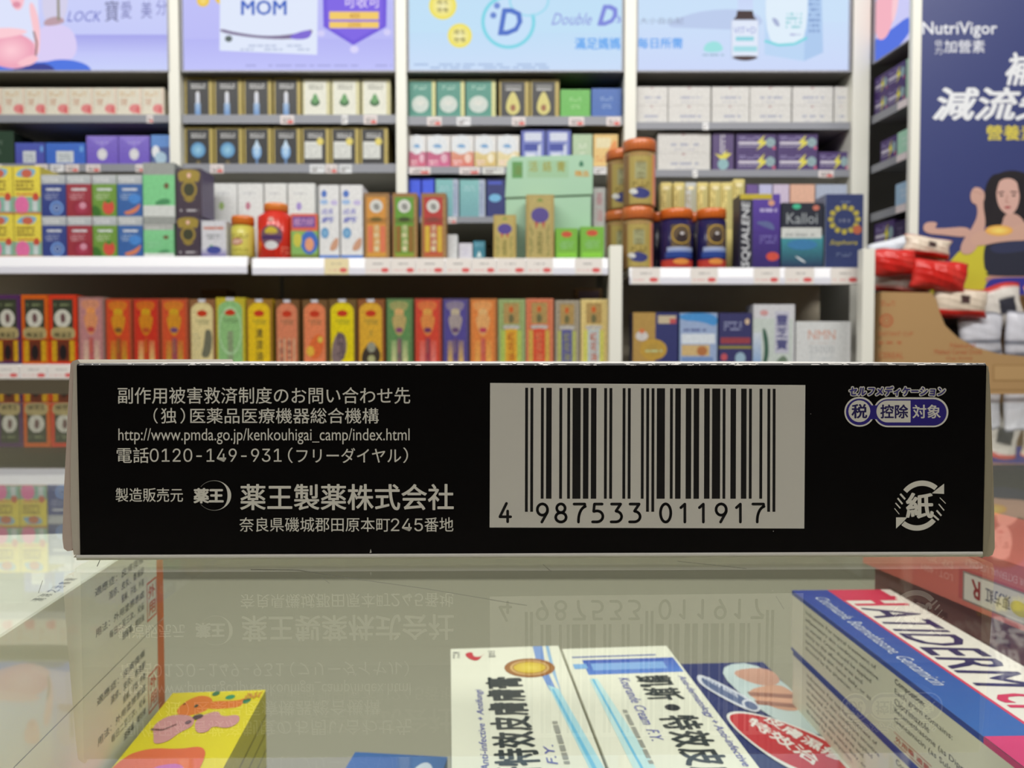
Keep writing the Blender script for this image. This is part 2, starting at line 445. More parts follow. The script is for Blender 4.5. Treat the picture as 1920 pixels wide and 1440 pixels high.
S1 = [(216, 230, [(280, 292)]), (308, 322, [(0, 8), (70, 93), (100, 124, (222, 222, 224), False), (128, 152), (166, 192), (258, 272)])]
S2 = [(216, 232, [(529, 554), (643, 654, (225, 225, 225), False), (684, 709)]), (308, 324, [(397, 422), (583, 610, (218, 220, 222), False), (612, 634), (638, 661, (218, 220, 222), False)]), (409, 420, [])]
S3 = [(219, 235, [(802, 829), (857, 883, (220, 220, 222), False), (960, 985), (1066, 1094), (1136, 1162)]), (313, 326, [(768, 808), (862, 900), (905, 945, (214, 214, 210), False), (1113, 1136, (222, 220, 220), False)]), (407, 418, [(838, 856)])]
S4 = [(230, 243, [(1315, 1326, (240, 240, 240), False)]), (319, 332, [(1297, 1306, (240, 240, 240), False), (1532, 1560)]), (415, 426, [])]
wall_unit('white shelving bay under the lilac lightbox of the pregnant belly', -150, 325, [(-170, -150), (325, 345)], S1, 134)
wall_unit('white shelving bay under the lilac lightbox with the purple shield', 345, 745, [(745, 765)], S2, 134)
wall_unit('white shelving bay under the lightbox with the ringed letter D', 765, 1168, [(1168, 1190)], S3, 134)
wall_unit('white shelving bay under the lightbox with the brown bottle', 1190, 1590, [(1590, 1622)], S4, 134)

# ---- lightboxes
def lightbox(label, x0, x1, art, base0, base1, D=DB - .01, yb=136, yt=-330, rot=None):
    a, b, c, d = X(x0, D) + .001, X(x1, D) - .001, Z(yb, D), Z(yt, D)
    root = empty('lightbox_sign', ((a + b) / 2, D, c)); tag(root, label, 'lightbox')
    M = Matrix.Translation(root.location).inverted()
    g = Geo(); g.box(a, D + .004, c, b, 2.25, d, (120, 118, 112)); o = g.build('housing', METAL); o.parent = root; o.matrix_parent_inverse = M
    g = Geo(); t = .004
    g.box(a, D - .004, c, b, D + .0038, c + t, (150, 150, 156)); g.box(a, D - .004, d - t, b, D + .0038, d, (150, 150, 156))
    g.box(a, D - .004, c + t, a + t, D + .0038, d - t, (150, 150, 156)); g.box(b - t, D - .004, c + t, b, D + .0038, d - t, (150, 150, 156))
    o = g.build('frame', METAL); o.parent = root; o.matrix_parent_inverse = M
    g = Geo(); g.poly([(a + t, D + .003, c + t), (b - t, D + .003, c + t), (b - t, D + .003, d - t), (a + t, D + .003, d - t)], [base0, base0, base1, base1])
    def surf(px, py, k):
        p = P(px, py, D); return (min(max(p.x, a + t), b - t), D + .0028 - k, min(max(p.z, c + t), d - t))
    art(Art(g, surf, eps=5e-5)); o = g.build('lit_panel', LIT); o.parent = root; o.matrix_parent_inverse = M
    return root
SKIN = (250, 190, 205)
def ad_mom(A):
    A.R(-150, 100, 325, 64, (196, 200, 250), (168, 168, 236)); A.R(-150, 64, 325, -330, (200, 205, 250), (222, 228, 252))
    A.R(-150, 136, 325, 98, (204, 212, 252), (196, 200, 250))
    A.SM([(60, 60), (100, 40), (140, 55), (145, 110), (90, 120), (60, 110)], (220, 208, 246))      # furniture
    A.SM([(78, -40), (130, -30), (120, 50), (78, 44)], (214, 210, 236))
    A.SM([(82, 35), (110, 28), (125, 42), (80, 50)], (190, 160, 170))
    A.SM([(-60, 112), (70, 118), (120, 108), (172, 122), (168, 150), (-60, 150)], (86, 122, 226))   # jeans
    A.SM([(10, 136), (40, 122), (90, 116), (110, 140)], (70, 76, 150))
    A.SM([(-80, -120), (60, -110), (72, 0), (70, 60), (60, 100), (-60, 100)], (222, 228, 252))      # shirt
    A.SM([(-60, 56), (30, 58), (68, 80), (68, 112), (36, 130), (-4, 124), (-60, 100)], (240, 176, 196), 3)
    A.E(20, 94, 42, 32, (238, 164, 186), (255, 206, 216), n=36)
    A.SM([(-60, 60), (0, 50), (46, 54), (52, 62), (0, 72), (-60, 76)], (252, 206, 214))             # arms
    A.SM([(60, 0), (74, 40), (74, 96), (66, 106), (62, 60), (52, 10)], (250, 200, 208))
    A.SM([(30, 116), (62, 100), (74, 110), (54, 124), (34, 122)], (250, 196, 206))
    A.ST([(62, 58), (68, 80), (66, 104)], 3.5, (140, 110, 110))
    A.SM([(10, -30), (46, -34), (44, 16), (24, 20)], (250, 196, 208)); A.E(30, 8, 8, 6, (224, 150, 170))
    A.ST([(108, -20), (109, 38)], 5, (150, 146, 130))
    A.T('LOCK', 125, 40, 190, 20, (110, 116, 196), .0, .3); A.T('寶', 196, 40, 222, 0, (110, 112, 150))
    A.T('愛', 226, 34, 246, 2, (120, 122, 180)); A.T('美', 264, 34, 284, 2, (120, 122, 180)); A.T('分', 292, 28, 312, -2, (130, 132, 196))
def ad_pack(A):
    A.R(345, 72, 745, -330, (190, 190, 248), (206, 208, 252)); A.R(345, 136, 745, 72, (196, 198, 252), (184, 184, 246))
    A.E(380, 0, 12, 12, (236, 196, 70), (250, 224, 130)); A.E(416, -6, 14, 14, (238, 198, 72), (240, 210, 90))
    A.G([(412, -60), (596, -60), (594, 102), (411, 94)], (226, 234, 252))
    A.T('MOM', 452, 27, 536, 0, (72, 106, 196), .03); A.SM([(412, 52), (440, 60), (500, 68), (560, 62), (586, 52), (584, 66), (540, 74), (470, 70), (412, 60)], (130, 118, 150))
    A.SM([(540, 66), (584, 52), (582, 72), (548, 74)], (132, 112, 214)); A.E(428, 72, 7, 6, (100, 110, 110)); A.L(450, 94, 580, 80, (190, 200, 226), 2, 4)
    A.G([(604, -60), (726, -60), (724, 52), (662, 88), (606, 52)], (120, 98, 222)); A.ST([(604, 50), (662, 86), (726, 50)], 3, (190, 190, 248))
    A.G([(612, -60), (718, -60), (716, 46), (662, 76), (614, 46)], (132, 108, 230))
    A.R(617, 36, 710, 21, (244, 206, 110)); A.R(617, 52, 710, 40, (244, 206, 110))
    A.T('400', 655, 34, 674, 24, (190, 130, 70)); A.T('2000', 652, 50, 676, 42, (190, 130, 70))
    A.T('可收可', 645, 14, 712, -10, (226, 214, 250), .01)
    A.E(664, 92, 8, 7, (220, 216, 252)); A.E(602, 62, 7, 6, (214, 210, 250)); A.E(726, 60, 7, 6, (214, 210, 250))
    A.L(460, 124, 735, 118, (170, 172, 226), 1, 9)
def ad_d(A):
    A.R(765, 136, 1168, 60, (206, 224, 250), (196, 224, 248)); A.R(765, 60, 1168, -330, (196, 226, 248), (190, 222, 246))
    for cx, cy, r in ((830, 10, 26), (862, 66, 23)):
        A.E(cx, cy, r, r, (240, 226, 90), (250, 244, 190)); A.T('維生', cx - 11, cy - 2, cx + 11, cy - 12, (120, 110, 70)); A.T('營養', cx - 11, cy + 12, cx + 11, cy + 3, (120, 110, 70))
    A.E(953, 40, 50, 50, (200, 226, 250)); A.O(953, 40, 51, 51, .13, (134, 216, 232)); A.O(992, 0, 38, 30, .1, (160, 220, 240)); A.E(992, 0, 33, 26, (200, 226, 248))
    A.T('D', 935, 64, 978, 16, (92, 122, 204), .04, .2); A.T('❋', 918, 36, 936, 18, (112, 140, 210)) if False else A.E(925, 28, 6, 6, (112, 140, 210)); A.E(932, 10, 6, 6, (120, 146, 214))
    A.T('Double', 1034, 46, 1110, 24, (150, 162, 226), .01, .4); A.T('D', 1122, 46, 1156, 10, (132, 142, 222), .06, .35); A.T('3', 1156, 42, 1164, 30, (132, 142, 222), .02)
    A.T('滿足媽媽', 1078, 92, 1163, 70, (92, 164, 240), .02); A.L(776, 128, 1030, 116, (170, 192, 226), 2, 6)
def ad_bottle(A):
    A.R(1190, 136, 1590, 40, (206, 218, 250), (204, 224, 250)); A.R(1190, 40, 1590, -330, (204, 226, 250), (198, 226, 248))
    A.SM([(1240, 50), (1300, 20), (1400, 14), (1440, 40), (1400, 56), (1300, 52)], (190, 206, 238))
    A.T('大小自由配', 1200, 44, 1282, 32, (150, 160, 186)); A.T('每日所需', 1196, 90, 1280, 70, (92, 164, 240), .02)
    A.SM([(1318, 98), (1322, 82), (1336, 76), (1350, 78), (1360, 96)], (160, 226, 226)); A.L(1318, 104, 1358, 98, (150, 180, 200), 1, 3)
    A.G([(1383, 19), (1412, 19), (1414, 30), (1421, 37), (1374, 37), (1381, 30)], (84, 72, 72)); A.R(1371, 110, 1423, 36, (196, 206, 232))
    A.SM([(1374, 104), (1421, 104), (1419, 110), (1398, 114), (1376, 110)], (88, 74, 74)); A.R(1373, 104, 1422, 38, (226, 234, 250)); A.R(1384, -60, 1412, 18, (196, 206, 240), (206, 220, 250))
    A.T('VIT+D', 1376, 62, 1418, 50, (150, 160, 214)); A.R(1380, 76, 1414, 68, (150, 214, 226)); A.R(1376, 96, 1420, 86, (170, 222, 232))
    A.G([(1436, -60), (1540, -60), (1544, 98), (1508, 114), (1434, 102)], (176, 204, 240)); A.G([(1436, -60), (1514, -60), (1508, 114), (1434, 102)], (190, 216, 246))
    A.SM([(1436, -60), (1516, -60), (1514, 74), (1480, 86), (1436, 80)], (226, 240, 252)); A.ST([(1434, 76), (1460, 84), (1490, 82), (1514, 70)], 5, (130, 216, 226))
    A.L(1474, 52, 1504, 20, (140, 206, 214), 4, 5); A.SM([(1446, 32), (1458, 34), (1464, 50), (1454, 48)], (170, 180, 214)); A.L(1480, 66, 1502, 60, (150, 150, 206), 1, 8)
    A.L(1517, 60, 1538, -10, (130, 156, 204), 7, 12)
lightbox('lilac lightbox with a pregnant belly in blue jeans', -150, 325, ad_mom, (204, 210, 252), (210, 214, 252))
lightbox('lilac lightbox with a white pack and purple shield', 345, 745, ad_pack, (196, 198, 252), (200, 200, 250))
lightbox('pale blue lightbox with a large ringed letter D and yellow discs', 765, 1168, ad_d, (200, 220, 250), (196, 226, 248))
lightbox('pale blue lightbox with a brown supplement bottle and blue pack', 1190, 1590, ad_bottle, (206, 220, 250), (200, 226, 248))

# ---- package designs (u right, v up, both 0..1 over the front face)
def d_cream_red(A): A.R(.0, .0, 1, 1, (222, 216, 198)); A.L(.1, .72, .7, .9, (206, 170, 120), 2, 3); A.E(.72, .28, .26, .16, (222, 128, 128)); A.E(.85, .22, .12, .12, (214, 92, 96)); A.T('健', .12, .4, .4, .64, (200, 150, 120)); A.R(.9, 0, .96, 1, (226, 200, 180))
def d_black(kind, white=False):
    def f(A):
        bg = (222, 222, 208) if white else (44, 44, 46)
        A.R(0, 0, 1, 1, (178, 158, 76) if not white else (206, 200, 150)); A.R(.06, .03, .86, .94, bg)
        tx = (120, 122, 112) if white else (206, 206, 206)
        A.L(.22, .72, .74, .86, tx, 2, 5, .95)
        if kind == 'bottle': A.R(.36, .04, .56, .34, (90, 140, 200), (150, 180, 215)); A.R(.39, .34, .53, .6, (206, 210, 222)); A.R(.42, .6, .5, .64, (230, 230, 230))
        if kind == 'globe': A.E(.46, .4, .26, .2, (62, 132, 186), (150, 204, 228)); A.O(.46, .08, .06, .04, .3, GOLD)
        if kind == 'drop': A.E(.46, .36, .17, .2, (90, 150, 210), (190, 220, 240)); A.G([(.32, .44), (.6, .44), (.46, .68)], (190, 214, 236)); A.R(.42, .04, .5, .18, (90, 130, 180))
        if kind == 'panel': A.R(.1, .18, .72, .62, (216, 218, 212)); A.E(.66, .62, .13, .1, (206, 186, 70), (236, 220, 110)); A.L(.15, .22, .66, .56, (190, 192, 190), 4, 2)
        if kind == 'leaf': A.SM([(.22, .36), (.45, .24), (.68, .36), (.45, .56)], (40, 96, 44)); A.SM([(.3, .4), (.45, .34), (.6, .42), (.45, .66)], (84, 150, 80))
        if kind == 'avocado': A.SM([(.22, .18), (.46, .06), (.7, .18), (.68, .4), (.52, .68), (.4, .68), (.24, .42)], (206, 196, 110)); A.E(.46, .27, .09, .09, (150, 90, 50)); A.R(.2, .8, .74, .86, (120, 120, 120))
    return f
def d_teal(A): A.R(0, 0, 1, 1, (206, 206, 140)); A.R(0, 0, .86, .96, (66, 140, 124)); A.L(.2, .74, .66, .86, (170, 206, 190), 2, 5); A.E(.42, .36, .32, .22, (190, 204, 196), (216, 214, 206)); A.G([(.12, .34), (.72, .34), (.62, .18), (.22, .18)], (196, 206, 200)); A.R(0, 0, .86, .12, (72, 146, 130))
def d_plain(bg, ink):
    return lambda A: (A.R(0, 0, 1, 1, bg), A.L(.3, .6, .7, .75, ink, 2, 3), A.L(.34, .34, .66, .5, ink, 2, 7))
def d_arc(c1, c2): return lambda A: (A.R(0, 0, 1, .5, c1, c2), A.R(0, .5, 1, 1, (226, 224, 222)), A.E(.45, .72, .42, .3, (222, 226, 230)), A.SM([(.2, .66), (.5, .6), (.7, .66), (.45, .76)], (110, 160, 206)), A.L(.08, .1, .5, .28, (240, 210, 214), 2, 8), A.E(.74, .3, .14, .14, mix(c2, (255, 255, 255), .5)))
def d_bluewin(A): A.R(0, 0, 1, 1, (92, 104, 186)); A.R(.14, .7, .86, .92, (206, 212, 230)); A.R(.14, .1, .86, .66, (170, 182, 222)); A.R(.14, .44, .8, .64, (50, 66, 160)); A.R(.2, .22, .6, .38, (216, 220, 236)); A.R(.7, .1, .8, .6, (206, 212, 230))
def d_white(n_): return lambda A: (A.R(0, 0, 1, 1, (214, 212, 208)), A.L(.25, .35, .78, .6, (160, 164, 186), 1, n_), A.L(.3, .14, .7, .26, (186, 186, 196), 1, n_ + 3), A.R(.46, .9, .52, .97, (170, 110, 120)))
def d_purple(A): A.R(0, 0, 1, 1, (74, 52, 112)); A.L(.08, .66, .6, .86, (150, 140, 186), 2, 3); A.R(.06, .4, .62, .54, (206, 200, 214)); A.L(.06, .26, .55, .34, (190, 186, 206), 1, 6, .95); A.G([(.52, .5), (.72, .92), (.66, .58), (.86, .6), (.5, .06), (.62, .42)], (222, 212, 70)); A.E(.86, .5, .12, .26, (140, 166, 172)); A.E(.95, .2, .04, .1, (190, 80, 120))
def d_purplev(A): A.R(0, 0, 1, 1, (86, 66, 118)); A.V('HERBAL', .36, .5, .64, .94, (210, 206, 216)) if False else A.L(.36, .45, .64, .94, (206, 202, 212), 2, 5, .95, True); A.G([(.1, .46), (.5, .24), (.9, .46), (.62, .46), (.74, .56), (.4, .4)], (222, 212, 70)); A.E(.5, .18, .26, .14, (140, 180, 186))
def d_violet(A): A.R(0, 0, 1, 1, (104, 78, 190), (126, 104, 206)); A.G([(0, 1), (.5, .6), (1, 1)], (140, 120, 214)); A.E(.5, .38, .16, .2, (206, 204, 214), (230, 230, 230)); A.L(.3, .75, .7, .83, (180, 170, 226), 1, 4)
def d_bluelab(c): return lambda A: (A.R(0, 0, 1, 1, c, mix(c, (70, 120, 220), .3)), A.R(.26, .12, .7, .64, (206, 212, 216)), A.L(.32, .2, .64, .54, (150, 160, 170), 3, 7), A.R(.86, .6, .95, .85, (100, 160, 226)))

GB = 'cartons on the back wall shelves'
z1, z2 = Z(216, DB), Z(308, DB); DI = DB + .012
ed = [-116, -74, -31, 12, 54, 94, 137, 181, 225, 272, 313]
for i in range(len(ed) - 1): pkg('small cream carton with red print', ed[i], ed[i + 1], 165, z1, DI, .09, (206, 198, 176), d_cream_red, group=GB)
flush('top shelf under belly lightbox')
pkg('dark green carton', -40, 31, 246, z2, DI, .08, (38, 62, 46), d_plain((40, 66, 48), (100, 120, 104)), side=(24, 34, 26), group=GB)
pkg('indigo carton with a white label', 33, 88, 268, z2, DI, .08, (66, 66, 150), d_bluelab((70, 72, 166)), group=GB)
pkg('bright blue carton with a white label', 90, 164, 268, z2, DI, .08, (44, 88, 190), d_bluelab((40, 96, 196)), group=GB)
for a_, b_ in ((166, 225), (226, 284)): pkg('violet carton with a white round emblem', a_, b_, 255, z2, DI, .08, (104, 80, 188), d_violet, group=GB)
pkg('small light blue carton with white flowers', 286, 323, 253, z2, DI, .08, (90, 140, 210), lambda A: (A.R(0, 0, 1, .6, (72, 92, 150)), A.E(.25, .45, .2, .2, (230, 232, 236)), A.E(.5, .25, .3, .2, (170, 200, 220))), group=GB)
flush('second shelf under belly lightbox')
for a_, b_, k_ in ((351, 403, 'bottle'), (405, 458, 'bottle'), (460, 513, 'bottle'), (516, 567, 'bottle')):
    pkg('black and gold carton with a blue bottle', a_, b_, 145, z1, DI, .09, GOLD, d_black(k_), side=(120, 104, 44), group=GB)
for a_, b_ in ((570, 622), (624, 677), (680, 734)):
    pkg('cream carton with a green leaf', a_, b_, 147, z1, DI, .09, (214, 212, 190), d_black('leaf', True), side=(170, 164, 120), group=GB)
flush('top shelf under purple-shield lightbox')
for a_, b_, k_, ds in ((350, 403, 'globe', 'a blue globe'), (405, 458, 'globe', 'a blue globe'), (460, 512, 'drop', 'a blue drop'), (514, 566, 'drop', 'a blue drop'), (568, 620, 'panel', 'a white panel'), (622, 675, 'panel', 'a white panel'), (677, 729, 'panel', 'a white panel')):
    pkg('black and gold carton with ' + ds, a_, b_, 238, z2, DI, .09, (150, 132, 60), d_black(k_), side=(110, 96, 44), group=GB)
flush('second shelf under purple-shield lightbox')
z1, z2, z3 = Z(219, DB), Z(313, DB), Z(407, DB)
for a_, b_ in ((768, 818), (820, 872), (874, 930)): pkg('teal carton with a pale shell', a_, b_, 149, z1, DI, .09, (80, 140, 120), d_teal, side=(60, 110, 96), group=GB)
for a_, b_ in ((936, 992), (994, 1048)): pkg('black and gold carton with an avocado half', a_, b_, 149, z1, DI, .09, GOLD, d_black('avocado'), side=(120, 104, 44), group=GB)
pkg('bright green carton', 1050, 1106, 168, z1, DI, .09, (86, 172, 66), d_plain((94, 178, 70), (150, 206, 130)), group=GB)
pkg('royal blue carton', 1108, 1164, 166, z1, DI, .09, (44, 92, 172), d_plain((46, 96, 176), (130, 160, 206)), group=GB)
flush('top shelf under ringed-D lightbox')
for a_, b_, c1, c2, nm in ((768, 800, (206, 84, 116), (190, 96, 130), 'pink'), (801, 845, (206, 90, 140), (186, 84, 120), 'magenta'), (846, 889, (214, 96, 84), (216, 150, 120), 'coral'), (890, 931, (206, 176, 96), (220, 200, 140), 'gold'), (932, 974, (222, 206, 150), (226, 210, 160), 'pale yellow')):
    pkg(f'white carton with a {nm} base', a_, b_, 254, z2, DI, .08, (216, 210, 210), d_arc(c1, c2), group=GB)
for a_, b_ in ((977, 1022), (1024, 1070)): pkg('blue carton with white windows', a_, b_, 243, z2, DI, .08, (92, 100, 180), d_bluewin, group=GB)
pkg('pale green carton', 1073, 1110, 252, z2, DI, .08, (170, 196, 156), d_plain((176, 200, 164), (216, 224, 206)), group=GB)
pkg('orange and yellow carton', 1112, 1158, 252, z2, DI, .08, (222, 180, 100), lambda A: (A.R(0, 0, 1, 1, (226, 190, 116)), A.R(.1, .6, .7, .9, (226, 214, 170)), A.SM([(.5, .3), (.9, .2), (.98, .9), (.7, .7)], (224, 140, 60)), A.L(.1, .2, .5, .4, (216, 140, 70), 2, 3)), group=GB)
flush('second shelf under ringed-D lightbox')
for a_, b_ in ((768, 790), (791, 815)): pkg('small bright blue carton', a_, b_, 334, z3, DI, .06, (36, 66, 206), lambda A: A.R(.1, .5, .9, .96, (46, 84, 230)), group=GB)
for a_, b_ in ((817, 860), (862, 910)): pkg('teal carton with a silver edge', a_, b_, 336, z3, DI, .08, (96, 150, 160), lambda A: (A.R(0, 0, 1, 1, (110, 164, 172), (130, 190, 190)), A.R(.76, 0, 1, 1, (176, 186, 206)), A.L(.8, .1, .96, .9, (110, 130, 170), 2, 9, .9, True), A.L(.15, .7, .6, .85, (170, 210, 214), 2, 4)), group=GB)
pkg('navy carton with a light blue oval', 912, 948, 334, z3, DI, .08, (40, 50, 110), lambda A: (A.R(.05, .04, .88, .95, (44, 52, 116)), A.E(.45, .5, .32, .1, (110, 180, 220)), A.R(.1, .84, .8, .92, (60, 80, 190))), group=GB)
flush('third shelf under ringed-D lightbox')
z1, z2 = Z(230, DB), Z(319, DB)
for i, (a_, b_) in enumerate(((1192, 1250), (1251, 1330), (1332, 1402), (1403, 1480), (1482, 1558), (1560, 1586))):
    zm = Z(198, DI)
    pkg('white carton in the bottom layer', a_, b_, 198, z1, DI, .09, (206, 204, 200), d_white(i), group=GB)
    pkg('white carton in the top layer', a_, b_, 163, zm + .0004, DI, .09, (206, 204, 200), d_white(i + 7), group=GB)
flush('top shelf under brown-bottle lightbox')
zm = Z(287, DI)
pkg('white carton in the bottom layer', 1232, 1330, 287, z2, DI, .09, (206, 206, 206), d_white(3), group=GB)
pkg('white carton in the top layer', 1232, 1330, 250, zm + .0004, DI, .09, (206, 206, 206), d_white(4), group=GB)
pkg('upright purple carton with a yellow flash', 1334, 1374, 248, z2, DI, .09, (80, 60, 112), d_purplev, group=GB)
for a_, b_ in ((1378, 1453), (1455, 1530)):
    pkg('purple carton with yellow flash, bottom layer', a_, b_, 285, z2, DI, .09, (66, 46, 100), d_purple, group=GB)
    pkg('purple carton with yellow flash, top layer', a_, b_, 250, Z(285, DI) + .0004, DI, .09, (66, 46, 100), d_purple, group=GB)
pkg('single purple carton with yellow flash by the post', 1532, 1588, 285, z2, DI, .09, (66, 46, 100), d_purple, group=GB)
flush('second shelf under brown-bottle lightbox')

# ================================================================== SIDE SHELVING (turned towards the aisle)
SO = P(1623, 600, 1.85); eS = Vector((.111, -.994, 0)).normalized(); RZ = math.atan2(eS.y, eS.x)
SOx, SOy = SO.x + .004, 1.84; LS = .152
root = empty('side_shelving', (SOx, SOy, FLZ), RZ); tag(root, 'shelving bay standing at an angle beside the navy poster', 'shelving')
zs = lambda y: Z(y, 1.85)
def sb(name, x0, y0, z0, x1, y1, z1, col, mat, parent=root, **k):
    g = Geo(); g.box(x0, y0, z0 - FLZ, x1, y1, z1 - FLZ, col, **k); return g.build(name, mat, parent)
sb('back_panel', 0, .13, FLZ, LS, .14, CLZ - .02, (60, 58, 54), MATTE)
sb('side_panel', LS - .045, .001, FLZ, LS + .0, .13, CLZ - .02, (196, 194, 184), METAL) if False else None
for y0, y1 in ((222, 236), (315, 328), (404, 418)):
    b_ = sb('shelf_board', 0, 0, zs(y1) + .004, LS, .129, zs(y0), (150, 150, 150), METAL)
    r_ = sb('price_rail', 0, -.0015, zs(y1), LS, -.0003, zs(y0) + .001, LIP, METAL, b_)
    g = Geo(); g.box(LS - .05, -.0025, zs(y1) + .001 - FLZ, LS - .015, -.0016, zs(y0) - FLZ, (226, 214, 214)); g.build('price_tag', CARD, b_)
def spkg(desc, x0, x1, zb, h, col, art, dep=.09):
    wd = x1 - x0; g = Geo(); g.box(-wd / 2, 0, 0, wd / 2, dep, h, col, ch=.0008)
    art(Art(g, lambda u, v, k: (-wd / 2 + u * wd, -k, v * h)))
    mm = Matrix.Translation((SOx, SOy, 0)) @ Matrix.Rotation(RZ, 4, 'Z'); p = mm @ Vector(((x0 + x1) / 2, .004, zb))
    o = g.build('medicine_box', CARD, loc=(p.x, p.y, zb + .0002), rotz=RZ); tag(o, desc, 'box', 'cartons on the angled side shelving'); return o
zt = zs(222); hh = .044
spkg('purple carton with yellow flash, far end of side top shelf, bottom layer', .002, .052, zt, hh, (66, 46, 100), d_purple)
spkg('purple carton with yellow flash, far end of side top shelf, top layer', .002, .052, zt + hh + .0004, hh, (66, 46, 100), d_purple)
spkg('purple carton with yellow flash, second on side top shelf, bottom layer', .053, .118, zt, hh, (66, 46, 100), d_purple)
spkg('purple carton with yellow flash, second on side top shelf, top layer', .053, .118, zt + hh + .0004, hh, (66, 46, 100), d_purple)
spkg('pale mint carton at the near end of side top shelf', .122, .15, zt, .088, (150, 186, 160), d_plain((160, 196, 170), (120, 150, 130)))
zt = zs(315)
spkg('single purple carton with yellow flash on side second shelf', .03, .09, zt, .05, (66, 46, 100), d_purple)
spkg('pale mint carton on side second shelf beside purple one', .094, .15, zt, .052, (160, 206, 180), d_plain((164, 210, 184), (206, 226, 214)))
zt = zs(404)
spkg('pale blue carton on side third shelf', .09, .15, zt, .05, (150, 180, 206), d_plain((160, 190, 216), (206, 216, 226)))
# purple boxes on the lowest shelf of the side unit
b_ = sb('shelf_board', 0, 0, zs(478), LS, .129, zs(470), (150, 150, 150), METAL)
spkg('purple carton with yellow flash on side lowest shelf', .01, .085, zs(470), .058, (66, 46, 100), d_purple)
spkg('dark violet carton on side lowest shelf', .088, .13, zs(470), .05, (50, 40, 74), d_plain((54, 42, 80), (130, 120, 150)))
# side lightbox
g = Geo()
root2 = empty('lightbox_sign', (SOx, SOy, zs(125)), RZ); tag(root2, 'narrow angled lightbox with pink belly and blue jeans beside the poster', 'lightbox')
g.box(0, .005, 0, LS, .12, .9, (120, 118, 112)); g.build('housing', METAL, root2)
g = Geo(); t_ = .003; g.box(0, -.003, 0, LS, .0048, t_, (150, 150, 156)); g.box(0, -.003, .9 - t_, LS, .0048, .9, (150, 150, 156)); g.box(0, -.003, t_ - .0005, t_, .0048, .9 - t_ + .0005, (150, 150, 156)); g.box(LS - t_, -.003, t_ - .0005, LS, .0048, .9 - t_ + .0005, (150, 150, 156)); g.build('frame', METAL, root2)
g = Geo(); g.poly([(0, .004, t_), (LS, .004, t_), (LS, .004, .9 - t_), (0, .004, .9 - t_)], (206, 206, 248))
A = Art(g, lambda u, v, k: (min(max(u, 0), 1) * LS, .0038 - k, max(v, .02) * .2 + .0), eps=5e-5)
A.SM([(-.2, 0), (.5, .0), (.95, .12), (.9, .3), (.4, .28), (-.2, .3)], (92, 120, 226)); A.SM([(0, .3), (.3, .2), (.5, .4), (.5, .7), (.3, .85), (0, .8)], (246, 182, 196)); A.SM([(.45, .3), (.6, .5), (.62, .9), (.5, .9), (.42, .5)], (250, 206, 214))
A.SM([(.0, .85), (.4, .9), (.4, 1.4), (0, 1.4)], (236, 220, 240)); A.SM([(.66, .8), (.78, .82), (.76, 1.06), (.68, 1.0)], (170, 156, 150))
g.build('lit_panel', LIT, root2)

